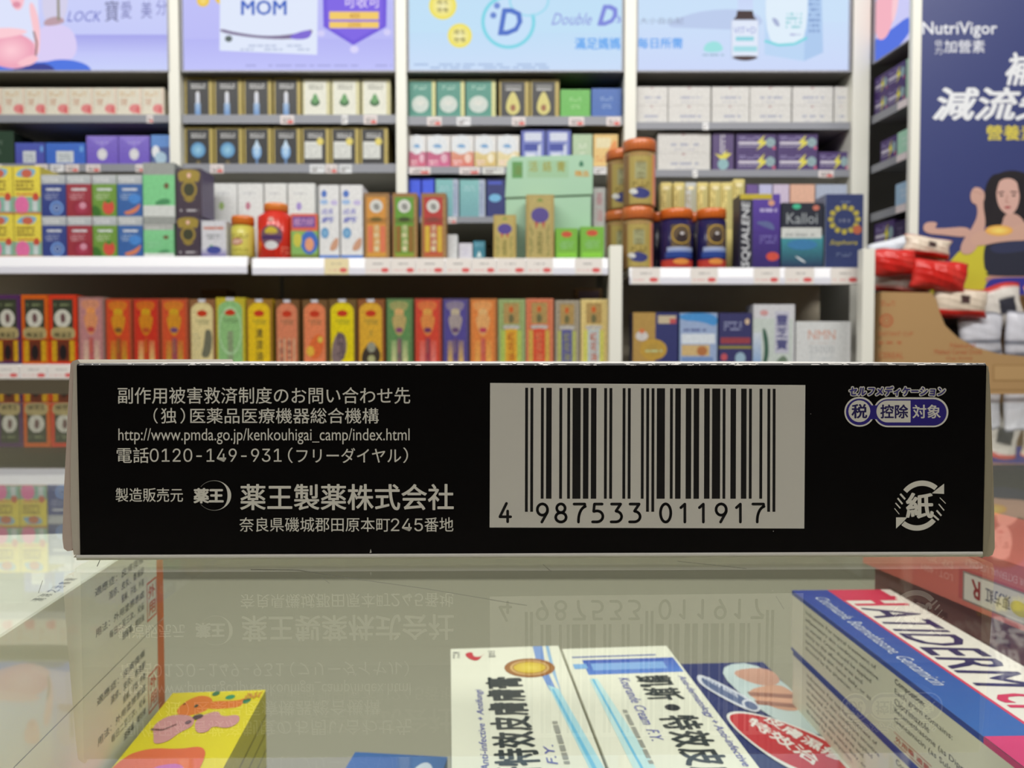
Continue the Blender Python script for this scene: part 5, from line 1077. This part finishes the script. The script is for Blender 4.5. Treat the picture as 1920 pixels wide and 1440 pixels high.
# 4) navy carton with a hand picture and a red badge
def navy_top(A):
    A.R(0, 0, 1, 1, (44, 52, 104)); A.R(0, .32, 1, 1, (120, 128, 60), (150, 156, 90)); A.G([(0, .3), (1, .3), (1, .36), (.3, .5), (0, .9)], (44, 52, 104))
    [A.ST([(.3, .4 + i * .03), (1, .36 + i * .03)], .006, (96, 104, 60)) for i in range(12)]
    A.SM([(.35, .02), (1.0, .0), (1.0, .36), (.7, .34), (.45, .24)], (190, 206, 206)); A.SM([(.45, .05), (1, .03), (1, .12), (.7, .14)], (196, 150, 130)); A.SM([(.42, .16), (.9, .12), (1, .16), (1, .24), (.7, .26)], (206, 156, 130)); A.ST([(.5, .17), (1, .19)], .02, (150, 104, 90)); A.ST([(.5, .21), (.95, .235)], .02, (150, 104, 90))
    A.SM([(.06, .08), (.16, .06), (.5, .2), (.46, .25), (.34, .25), (.06, .13)], (206, 210, 220)); A.SM([(.1, .09), (.16, .08), (.46, .2), (.42, .23), (.34, .23), (.1, .13)], (90, 104, 140)); A.T('細菌', 0, 0, 1, 1, (206, 212, 226), .01, rot=[(.14, .09), (.36, .19), (.38, .16), (.2, .075)]); A.E(.42, .225, .08, .028, (206, 210, 220)); A.E(.42, .225, .06, .02, (90, 104, 140))
    A.SM([(.02, .27), (.25, .24), (.6, .29), (.98, .40), (.9, .52), (.5, .52), (.2, .44)], (226, 226, 220), 3); A.SM([(.05, .275), (.25, .25), (.6, .295), (.93, .40), (.86, .50), (.5, .50), (.2, .42)], (190, 50, 56), 3)
    A.T('特效治', 0, 0, 1, 1, (226, 222, 216), .03, rot=[(.24, .30), (.54, .46), (.66, .43), (.34, .275)]); A.T('皮膚濕疹', 0, 0, 1, 1, (226, 222, 216), .03, rot=[(.42, .29), (.78, .455), (.90, .43), (.52, .27)])
    A.T('Mdm', 0, 0, 1, 1, (226, 230, 236), .06, rot=[(.3, .64), (.95, .64), (.95, .56), (.3, .56)]); A.T('Mdm', 0, 0, 1, 1, (40, 46, 70), .03, rot=[(.31, .638), (.94, .638), (.94, .563), (.31, .563)])
    A.R(.8, .4, 1, .5, (206, 206, 196)); A.T('180', 0, 0, 1, 1, (80, 84, 50), .0, .2, rot=[(.86, .5), (1, .58), (1, .52), (.9, .46)])
nv = lying('navy and olive carton with a hand picture and red badge', (1283, 1246), (1440, 1440), -.088, .0315, .16, .0438, (44, 52, 104), navy_top, name='ointment_box')
e2 = Vector(((870 - 960) / F, 1, 0)).normalized() * -1; e1 = Vector((-e2.y, e2.x, 0)); c_ = onz(1275, 1246, -.088); b_ = c_ + e1 * .0158 + e2 * .08
nv.location = (b_.x, b_.y, -.088 - .0438 + .0002); nv.rotation_euler = (0, 0, math.atan2(e1.y, e1.x))
# 5) tall stack of white cartons at the left
def lw_side(A):
    A.R(0, 0, 1, 1, (222, 224, 206)); A.R(0, 0, .035, 1, (206, 110, 60))
    for i in range(6): A.k = 4; A.T(['適應症：皮膚瘙癢', '濕疹、皮炎、香港腳', '股癬、汗斑、外傷', '用法：外用塗擦患處', '每日二至三次，兒童', '遵醫囑。開封後'][i], 0, 0, 1, 1, (96, 100, 96), .0, rot=[(.30 - .05 * (i % 3), .80 - i * .125), (.10, .80 - i * .125), (.10, .88 - i * .125), (.30 - .05 * (i % 3), .88 - i * .125)])
    A.k = 4; A.O(.062, .33, .034, .30, .10, (206, 110, 84), 45, 405, 4); A.T('外', 0, 0, 1, 1, (206, 110, 84), .02, rot=[(.078, .35), (.046, .35), (.046, .49), (.078, .49)]); A.T('用', 0, 0, 1, 1, (206, 110, 84), .02, rot=[(.078, .17), (.046, .17), (.046, .31), (.078, .31)])
lt = [(-.0193, 'topmost'), (-.0424, 'second from the top'), (-.0655, 'third from the top'), (-.0886, 'fourth from the top'), (-.1117, 'at the bottom')]
eL = Vector((-.1165, 1, 0)).normalized() * -1; e1 = Vector((-eL.y, eL.x, 0)); far = Vector((X(297, .2), .2, 0))
for i, (zt_, nm) in enumerate(lt):
    ht = .0229 if i < 4 else .1117 * -1 - CF; 
    ht = .0229 if i < 4 else (zt_ - CF - .0003)
    wd, ln = .060, .14
    g = Geo(); g.box(-wd / 2, -ln / 2, 0, wd / 2, ln / 2, ht, (222, 224, 208), ch=.0008)
    lw_side(Art(g, lambda u, v, k: (wd / 2 + k, ln / 2 - u * ln, v * ht), eps=1.5e-5))
    if i == 0:
        A = Art(g, lambda u, v, k: (-wd / 2 + u * wd, ln / 2 - v * ln, ht + k), eps=1.5e-5)
        for j, ch_ in enumerate('清涼之治癢膏'): A.k = 1; A.T(ch_, 0, 0, 1, 1, (70, 76, 74), .0, .2, rot=[(.96, .42 - j * .019), (.96, .405 - j * .019), (.92, .405 - j * .019), (.92, .42 - j * .019)])
    b_ = far - e1 * wd / 2 + eL * ln / 2
    tag(g.build('ointment_box', CARD, loc=(b_.x, b_.y, zt_ - ht), rotz=math.atan2(e1.y, e1.x)), f'white carton with orange edge in the left stack, {nm}', 'box', 'white cartons stacked at the left of the case')
# 6) yellow cartons
def yl_top(A):
    A.R(0, 0, 1, 1, (222, 208, 40))
    OR, PK = (222, 124, 44), (206, 150, 150)
    A.SM([(.18, .10), (.30, .02), (.50, .06), (.52, .16), (.36, .20), (.20, .18)], OR, 3); A.SM([(.46, .08), (.76, .09), (.84, .06), (.84, .14), (.7, .15), (.48, .15)], OR, 2); A.E(.86, .09, .04, .025, (60, 130, 90)); A.E(.66, .055, .05, .02, (60, 150, 100)); A.E(.48, .02, .04, .02, (70, 120, 80)); A.E(.36, .12, .02, .012, (50, 70, 50)); A.E(.22, .1, .012, .008, (120, 60, 30))
    A.SM([(.06, .26), (.16, .18), (.42, .20), (.48, .28), (.38, .32), (.34, .38), (.22, .40), (.16, .34)], PK, 3); A.SM([(.44, .22), (.62, .16), (.7, .22), (.86, .20), (.92, .26), (.84, .31), (.66, .28), (.66, .33), (.54, .33)], PK, 2); A.ST([(.08, .29), (.2, .30), (.3, .26)], .012, (110, 70, 70)); A.E(.40, .25, .03, .015, (110, 80, 90)); A.E(.46, .21, .05, .02, (90, 70, 70))
    A.T('活', 0, 0, 1, 1, (214, 150, 60), .02, rot=[(.82, .03), (.82, .09), (.98, .07), (.98, .02)])
    A.SM([(.0, .48), (.2, .42), (.5, .44), (.7, .42), (.8, .50), (.8, .8), (0, .8)], (222, 110, 70), 3); A.SM([(.3, .55), (.6, .52), (.7, .6), (.6, .8), (.3, .8)], (196, 110, 180), 2)
def yl_side(A): A.R(0, 0, 1, 1, (190, 178, 50)); [A.R(0, .1 + .2 * i, 1, .12 + .2 * i, (130, 120, 30)) for i in range(4)]
e2 = Vector(((835 - 960) / F, 1, 0)).normalized() * -1; e1 = Vector((-e2.y, e2.x, 0)); yz = -.0613; c_ = onz(318, 1300, yz)
for i in range(3):
    ht = .023; zt_ = yz - i * .0234; wd, ln = .0236, .10
    g = Geo(); g.box(-wd / 2, -ln / 2, 0, wd / 2, ln / 2, ht, (216, 204, 50), ch=.0012); 
    if i == 0: yl_top(Art(g, lambda u, v, k: (-wd / 2 + u * wd, ln / 2 - v * .69 * ln, ht + k), eps=1.5e-5)); g.poly([(-wd / 2 + .0012, ln / 2 - .6 * ln, ht + .00001), (-wd / 2 + .0012, -ln / 2 + .0012, ht + .00001), (wd / 2 - .0012, -ln / 2 + .0012, ht + .00001), (wd / 2 - .0012, ln / 2 - .6 * ln, ht + .00001)], (222, 208, 40))
    yl_side(Art(g, lambda u, v, k: (wd / 2 + k, ln / 2 - u * ln, v * ht), eps=1.5e-5))
    b_ = c_ + e1 * (wd / 2 + .0008) + e2 * ln / 2
    tag(g.build('ointment_box', CARD, loc=(b_.x, b_.y, zt_ - ht), rotz=math.atan2(e1.y, e1.x)), ('bright yellow carton printed with orange and pink animals', 'yellow carton directly under the one with printed animals', 'yellow carton at the bottom of the yellow stack')[i], 'box', 'yellow cartons stacked beside the white stack')
# 7) salmon carton and the one beneath at the right
def sal_left(A):
    A.R(0, 0, 1, 1, (214, 120, 104)); A.R(.29, .10, 1, .64, (196, 96, 90)); A.R(.30, .09, 1, .60, (150, 140, 130)); A.R(.304, .12, 1, .57, (224, 222, 208))
    A.T('FOR EXTERNAL USE ONLY', 0, 0, 1, 1, (236, 190, 180), .0, rot=[(.45, .82), (.305, .82), (.305, .70), (.45, .70)]); A.T('R', 0, 0, 1, 1, (150, 50, 40), .04, rot=[(.342, .50), (.322, .50), (.322, .20), (.342, .20)]); A.T('東方紅', 0, 0, 1, 1, (80, 90, 110), .02, rot=[(.41, .46), (.355, .46), (.355, .22), (.41, .22)]); A.E(.43, .32, .02, .12, (210, 200, 96)); A.T('生物科技', 0, 0, 1, 1, (90, 96, 130), .01, rot=[(.50, .44), (.45, .44), (.45, .26), (.50, .26)])
    A.T('LOT : 4001', 0, 0, 1, 1, (236, 176, 160), .0, rot=[(.275, .46), (.19, .46), (.19, .34), (.275, .34)]); A.T('EXP : 2026.05.23', 0, 0, 1, 1, (236, 176, 160), .0, rot=[(.275, .68), (.16, .68), (.16, .56), (.275, .56)])
eR = Vector(((720 - 960) / F, 1, 0)).normalized() * -1; e1 = Vector((-eR.y, eR.x, 0)); c_ = onz(1618, 1056, -.0474); 
for i, (zt_, ht, ds) in enumerate(((-.030, .0172, 'salmon pink carton with a white label, printed upside down'), (-.0476, .022, 'dull violet and white carton under the salmon pink one'), (-.0700, .0617, 'tall pale carton at the bottom under the salmon pink one'))):
    wd, ln = .05, .16; g = Geo(); g.box(-wd / 2, -ln / 2, 0, wd / 2, ln / 2, ht, [(206, 112, 96), (150, 110, 104), (206, 200, 190)][i], ch=.0006)
    sf = lambda u, v, k: (-wd / 2 - k, ln / 2 - u * ln, v * ht)
    if i == 0:
        sal_left(Art(g, sf, eps=1.5e-5))
    elif i == 1:
        A = Art(g, sf, eps=1.5e-5); A.R(.42, 0, 1, 1, (206, 200, 204)); A.SM([(.5, .1), (.62, .9), (.8, .8), (.9, .2), (.7, 0)], (150, 130, 150)); A.E(.68, .5, .06, .3, (206, 176, 170)); A.L(.05, .2, .38, .8, (120, 84, 80), 4, 6)
    b_ = Vector((c_.x, c_.y, 0)) + e1 * wd / 2 + eR * ln / 2
    tag(g.build('ointment_box', CARD, loc=(b_.x + .004 * (i == 1), b_.y, zt_ - ht), rotz=math.atan2(e1.y, e1.x)), ds, 'box')

# ================================================================== THE BLACK CARTON (main subject)
DL, DR = .0955, .0972
pL = P(147, 860, DL); pR = P(1846, 862, DR)
ex = Vector((pR.x - pL.x, pR.y - pL.y, 0)); WBX = ex.length; ex.normalize(); ny = Vector((ex.y, -ex.x, 0))   # ny faces the camera
p0 = Vector((pL.x, pL.y, 0)); RB = math.atan2(ex.y, ex.x)
def loc2(px, py, k=0.0):
    q = hit(px, py, p0, ny); d = q - p0; return (d.dot(ex), -k, q.z)
z0 = loc2(960, 1037)[2]; z1 = loc2(960, 681)[2]; BD = .062
BLK = (11, 10, 10)
root = empty('medicine_carton', (p0.x, p0.y, 0), RB)
tag(root, 'long glossy black medicine carton with white Japanese print and barcode, on the glass', 'box')
g = Geo(); r = .00045
prof = [(0.0, z0), (0.0, z1 - r)] + [(r - r * math.cos(t), z1 - r + r * math.sin(t)) for t in (math.radians(a) for a in (15, 30, 45, 60, 75, 90))] + [(BD, z1), (BD, z0)]
N = 60
for i in range(N):                                   # front and rounded top edge, slightly bowed like real board
    xa, xb = WBX * i / N, WBX * (i + 1) / N
    for j in range(len(prof) - 2):
        (ya, za), (yb_, zb_) = prof[j], prof[j + 1]
        g.poly([(xa, ya, za), (xb, ya, za), (xb, yb_, zb_), (xa, yb_, zb_)], BLK if j < 6 else (200, 198, 192), 0 if j < 6 else 1, j > 0 and j < 8)
g.poly([(WBX, BD, z0), (0, BD, z0), (0, BD, z1), (WBX, BD, z1)], (200, 198, 192), 1)
side = [(0, y, z) for y, z in prof]; g.poly(side[::-1], (190, 184, 172), 1); g.poly([(WBX, y, z) for y, z in prof], (190, 184, 172), 1)
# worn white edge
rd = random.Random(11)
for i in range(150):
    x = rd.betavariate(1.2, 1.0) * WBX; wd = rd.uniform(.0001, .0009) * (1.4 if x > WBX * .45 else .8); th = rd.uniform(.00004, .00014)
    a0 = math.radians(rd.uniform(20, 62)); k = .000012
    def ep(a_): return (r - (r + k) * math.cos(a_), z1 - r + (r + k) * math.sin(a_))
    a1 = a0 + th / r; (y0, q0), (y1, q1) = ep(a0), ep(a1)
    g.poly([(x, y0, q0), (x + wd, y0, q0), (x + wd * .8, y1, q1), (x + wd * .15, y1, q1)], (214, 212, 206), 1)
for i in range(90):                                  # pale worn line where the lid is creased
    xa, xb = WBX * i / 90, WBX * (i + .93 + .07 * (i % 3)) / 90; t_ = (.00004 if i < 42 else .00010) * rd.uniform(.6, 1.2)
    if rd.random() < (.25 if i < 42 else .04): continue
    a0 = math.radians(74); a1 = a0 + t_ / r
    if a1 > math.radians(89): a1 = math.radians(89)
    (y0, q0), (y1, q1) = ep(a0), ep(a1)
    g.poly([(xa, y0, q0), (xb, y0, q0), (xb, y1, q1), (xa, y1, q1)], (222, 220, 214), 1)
A = Art(g, loc2, eps=6e-6); A.mat = 2
PR = (214, 211, 200)
def TX(t, x0, yb, x1, yt, b=.0, **k): A.k = 2; A.T(t, x0, yb, x1, yt, k.pop('c', PR), b, res=8, **k)
TX('副作用被害救済制度のお問い合わせ先', 221, 757, 769, 726, .006)
TX('（', 288, 794, 296, 765, .004); TX('独', 302, 794, 331, 765, .006); TX('）', 338, 794, 347, 765, .004); TX('医薬品医療機器総合機構', 357, 794, 710, 765, .006)
TX('http://www.pmda.go.jp/kenkouhigai_camp/index.html', 222, 833, 768, 803, .0)
TX('電話', 219, 868, 279, 839, .006); TX('0120-149-931', 281, 866, 528, 841, .0); TX('（', 540, 868, 549, 839, .004); TX('フリーダイヤル', 556, 868, 752, 840, .006); TX('）', 756, 868, 765, 839, .004)
TX('製造販売元', 217, 941, 343, 915, .006)
TX('薬', 364, 943, 391, 916, .045); TX('王', 393, 941, 418, 918, .06)
# crescent ring
n_ = 60; A.k = 2
for i in range(n_):
    def cp(t):
        o_ = (402 + 31.5 * math.cos(t), 929 + 28 * math.sin(t)); k_ = .985 - .19 * max(0, math.cos(t)) ** 1.3
        return o_, (402 + 31.5 * k_ * math.cos(t) - .3, 929 + 28 * (.985 - .02 * max(0, math.cos(t))) * math.sin(t))
    t0, t1 = 2 * math.pi * i / n_, 2 * math.pi * (i + 1) / n_
    if any(math.pi * .80 < (t % (2 * math.pi)) < math.pi * 1.20 for t in (t0, t1)): continue
    (a_, b_), (c_, d_) = cp(t0), cp(t1); g.poly([A.pt(*a_), A.pt(*c_), A.pt(*d_), A.pt(*b_)], PR, 2)
TX('薬王製薬株式会社', 451, 956, 850, 908, .016); TX('奈良県磯城郡田原本町', 449, 997, 731, 970, .004); TX('245', 733, 996, 793, 972, .0); TX('番地', 796, 997, 850, 970, .004)
# barcode panel
A.k = 1; A.G([(918, 989), (1508, 991), (1510, 722), (919, 718)], (206, 203, 194))
Lc = ['0001101', '0011001', '0010011', '0111101', '0100011', '0110001', '0101111', '0111011', '0110111', '0001011']
par = {0: 'LLLLLL', 4: 'LGLLGG'}[4]; num = '4987533011917'
bits = '101'
for i in range(6):
    c_ = Lc[int(num[1 + i])]
    if par[i] == 'G': c_ = ''.join('1' if q == '0' else '0' for q in c_)[::-1]
    bits += c_
bits += '01010'
for i in range(6): bits += ''.join('1' if q == '0' else '0' for q in Lc[int(num[7 + i])])
bits += '101'
bx0, bx1 = 985.0, 1454.0; mw = (bx1 - bx0) / 95; i = 0
while i < 95:
    if bits[i] == '1':
        j = i
        while j < 95 and bits[j] == '1': j += 1
        guard = i < 3 or i >= 92 or 45 <= i < 50; A.k = 3
        xa, xb = bx0 + mw * i - .2, bx0 + mw * j + .2; yt_ = 727 + (xa - 985) / 469 * 2.0; yb_ = (959.5 if guard else 935.0)
        A.R(xa - .8 * (1 if guard else .8), yb_, xb - .8 * (1 if guard else .8), yt_, (16, 14, 14)) if False else A.G([(xa - .6, yb_), (xb - .6, yb_), (xb, yt_), (xa, yt_)], (16, 14, 14))
        i = j
    else: i += 1
def stroke_digit(ch, x0, y0, w_, h_, th=5.2):
    """rounded single-stroke numerals as on the barcode"""
    def arc(cx, cy, rx, ry, a0, a1, n=14): return [(cx + rx * math.cos(math.radians(a0 + (a1 - a0) * i / n)), cy + ry * math.sin(math.radians(a0 + (a1 - a0) * i / n))) for i in range(n + 1)]
    D_ = {'4': [[(.62, .02), (.06, .72), (.98, .72)], [(.72, .42), (.72, .98)]],
          '9': [arc(.5, .32, .44, .30, -10, 350), [(.94, .34), (.92, .46), (.45, .98)]],
          '8': [arc(.5, .25, .36, .23, 0, 360), arc(.5, .73, .45, .25, 0, 360)],
          '7': [[(.04, .03), (.96, .03), (.94, .16)] + arc(1.1, .9, .68, .75, 262, 182, 8) + [(.42, .98)]],
          '5': [[(.86, .03), (.2, .03), (.14, .42)] + arc(.42, .68, .5, .29, 245, 450, 14) + [(.04, .97)]],
          '3': [[(.08, .03), (.86, .03), (.46, .40)] + arc(.44, .69, .50, .28, 275, 450, 14) + [(.04, .97)]],
          '0': [arc(.5, .5, .44, .48, 0, 360, 24)], '1': [[(.22, .22), (.56, .03), (.56, .98)]]}
    for pl in D_[ch]:
        q = [(x0 + a_ * w_, y0 + b_ * h_) for a_, b_ in pl]; A.k = 3; A.ST(q, th, (14, 12, 12))
        for (a_, b_) in q: A.k = 3; A.E(a_, b_, th / 2, th / 2, (14, 12, 12), n=8)
stroke_digit('4', 936, 943, 22, 36)
for i, ch_ in enumerate('987533'): stroke_digit(ch_, 1006 + 34.7 * i, 944, 22, 35.5)
for i, ch_ in enumerate('011917'): stroke_digit(ch_, 1237 + 34.7 * i, 944, 22, 35.5)
# self-medication badge
NVY = (44, 34, 120)
T_ = 'セルフメディケーション'
for dx, dy in ((-2, 0), (2, 0), (0, -2), (0, 2), (-1.5, -1.5), (1.5, 1.5), (-1.5, 1.5), (1.5, -1.5)): A.k = 2; A.T(T_, 1593 + dx, 742 + dy, 1772 + dx, 725 + dy, PR, .03, .15, res=4)
A.k = 3; A.T(T_, 1593, 742, 1772, 725, NVY, .022, .15, res=4)
def cap(x0, x1, y0, y1, c, k):
    A.k = k; r_ = (y1 - y0) / 2; pts = [(x1 - r_ + r_ * math.cos(t), (y0 + y1) / 2 + r_ * math.sin(t)) for t in (math.radians(-90 + 10 * i) for i in range(19))] + [(x0 + r_ + r_ * math.cos(t), (y0 + y1) / 2 + r_ * math.sin(t)) for t in (math.radians(90 + 10 * i) for i in range(19))]
    A.G(pts, c)
cap(1583, 1640, 744, 800, PR, 4); cap(1637, 1778, 745, 801, PR, 4.5); cap(1586, 1637, 747.5, 797, NVY, 5); cap(1640, 1774.5, 748.5, 798, NVY, 5.4); A.k = 5.2; A.G([(1628, 753), (1650, 753), (1650, 792), (1628, 792)], NVY) if False else A.G([(1630, 760), (1648, 760), (1648, 786), (1630, 786)], NVY)
A.k = 6; A.E(1611, 771, 20.5, 20.5, PR); A.k = 6
pts = [(1707, 751), (1707, 792), ] + [(1664 + 21 * math.cos(t), 771.5 + 20.5 * math.sin(t)) for t in (math.radians(90 + 10 * i) for i in range(19))]; A.G(pts, PR)
A.k = 7; A.T('税', 1597, 784, 1625, 758, (34, 26, 80), .03, res=5); A.k = 7; A.T('控', 1651, 784, 1675, 759, (34, 26, 80), .03, res=5); A.k = 7; A.T('除', 1678, 784, 1702, 759, (34, 26, 80), .03, res=5); A.k = 7; A.T('対象', 1711, 784, 1763, 759, PR, .02, res=5)
# paper recycling mark
A.k = 2; A.T('紙', 1700, 971, 1749, 925, PR, .035, res=6)
def arcpts(cx, cy, rx, ry, a0, a1, n=18): return [(cx + rx * math.cos(math.radians(a0 + (a1 - a0) * i / n)), cy + ry * math.sin(math.radians(a0 + (a1 - a0) * i / n))) for i in range(n + 1)]
A.k = 2; A.G(arcpts(1729, 946, 45, 45, -142, -50) + arcpts(1729, 948, 37, 37, -52, -140), PR)
A.k = 2; A.G([(1770, 907), (1770, 926), (1747, 925), (1758, 916)], PR)
A.k = 2; A.G(arcpts(1719, 950, 45, 45, 38, 130) + arcpts(1719, 948, 37, 37, 128, 40), PR)
A.k = 2; A.G([(1680, 991), (1680, 970), (1701, 970), (1692, 980)], PR)
for i, (a_, b_, c_, d_, w_) in enumerate(((1688, 926, 1697, 936, 3.6), (1683, 934, 1692, 945, 3.2), (1679, 943, 1688, 953, 2.4), (1677, 953, 1686, 964, 1.4), (1750, 966, 1760, 975, 3.4), (1756, 957, 1765, 967, 3.2), (1760, 945, 1770, 957, 2.2), (1762, 933, 1773, 944, 1.4))):
    A.k = 2; A.ST([(a_, b_), (c_, d_)], w_, PR)
A.k = 2; A.E(1450, 996, .9, .9, (170, 168, 160)); A.k = 2; A.E(1520, 776, .8, .8, (120, 118, 110)); A.k = 2; A.G([(695, 1029), (697, 1036), (693, 1037)], (190, 188, 180))
GLP = printed('matt_white_ink', .5, .3)
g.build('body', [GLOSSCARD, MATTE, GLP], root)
# bottom panel edge, resting on the glass
g = Geo(); zb = .0009
zt_b = loc2(960, 1037.5)[2]; xa, xb = loc2(141, 900)[0], loc2(1845, 900)[0]
pr2 = [(-.00002, zt_b), (-.00010, zt_b - .0002), (-.00002, loc2(960, 1047)[2]), (.0006, loc2(960, 1047)[2] - .00008)]
zlow = pr2[-1][1]
for j in range(3): (ya, za), (yb_, zb_) = pr2[j], pr2[j + 1]; g.poly([(xa, ya, za), (xa, yb_, zb_), (xb, yb_, zb_), (xb, ya, za)], (214, 212, 204), 0, True)
g.poly([(xa, .0006, zlow), (xa, BD, zlow), (xb, BD, zlow), (xb, .0006, zlow)], (206, 204, 192)); g.poly([(xa, BD, zlow), (xa, BD, zt_b), (xb, BD, zt_b), (xb, BD, zlow)], (206, 204, 192)); 
g.poly([(xa, 0, zt_b), (xa, BD, zt_b), (xa, BD, zlow), (xa, .0006, zlow)], (200, 196, 186)); g.poly([(xb, 0, zt_b), (xb, .0006, zlow), (xb, BD, zlow), (xb, BD, zt_b)], (200, 196, 186))
g.box(xa + .002, .004, .0001, xb - .002, BD - .001, zlow - .00005, (206, 202, 190))
g.build('bottom_panel', MATTE, root)
def flap(nm, pts, dep, col, y0=0.0, edge=None, label=None):
    g = Geo(); q = [loc2(x, y) for x, y in pts]; q = [(a_, y0, c_) for a_, _, c_ in q]; g.extrude(q, dep, col, edge=edge or col)
    o = g.build(nm, MATTE, root)
    if label: o['label'] = label
flap('side_flap', [(147, 1037), (141, 1040), (136, 1046), (150, 1047), (150, 1039), (147, 1037)][:5] + [(148.5, 1030), (146.5, 690), (148, 680), (144, 674), (139, 676), (136, 690), (131, 850), (130, 940), (133, 1000), (135, 1032), (137, 1042)][:11], .055, (186, 178, 164), .0002)
flap('tuck_flap', [(133, 677), (140, 674.5), (138, 680), (133, 720), (129.5, 850), (128, 930), (131, 1000), (134, 1028), (131, 1034), (123, 1035), (116, 1030), (113.5, 1010), (116, 930), (120, 850), (126, 720), (129, 682)], .055, (190, 172, 160), .0004, edge=(206, 150, 140))
flap('side_flap', [(1848, 684), (1853, 686), (1857, 700), (1859, 800), (1862, 900), (1858, 1000), (1850, 1043), (1843, 1047), (1841, 1038), (1845, 1037), (1849, 860), (1848, 700)], .055, (150, 142, 120), .0002)
flap('tuck_flap', [(1853, 684), (1858, 688), (1862, 740), (1866, 860), (1869, 960), (1870, 1030), (1866, 1042), (1858, 1046), (1849, 1045), (1858, 1001), (1862.5, 900), (1859.5, 800), (1857.5, 700)], .055, (168, 158, 134), .0005)
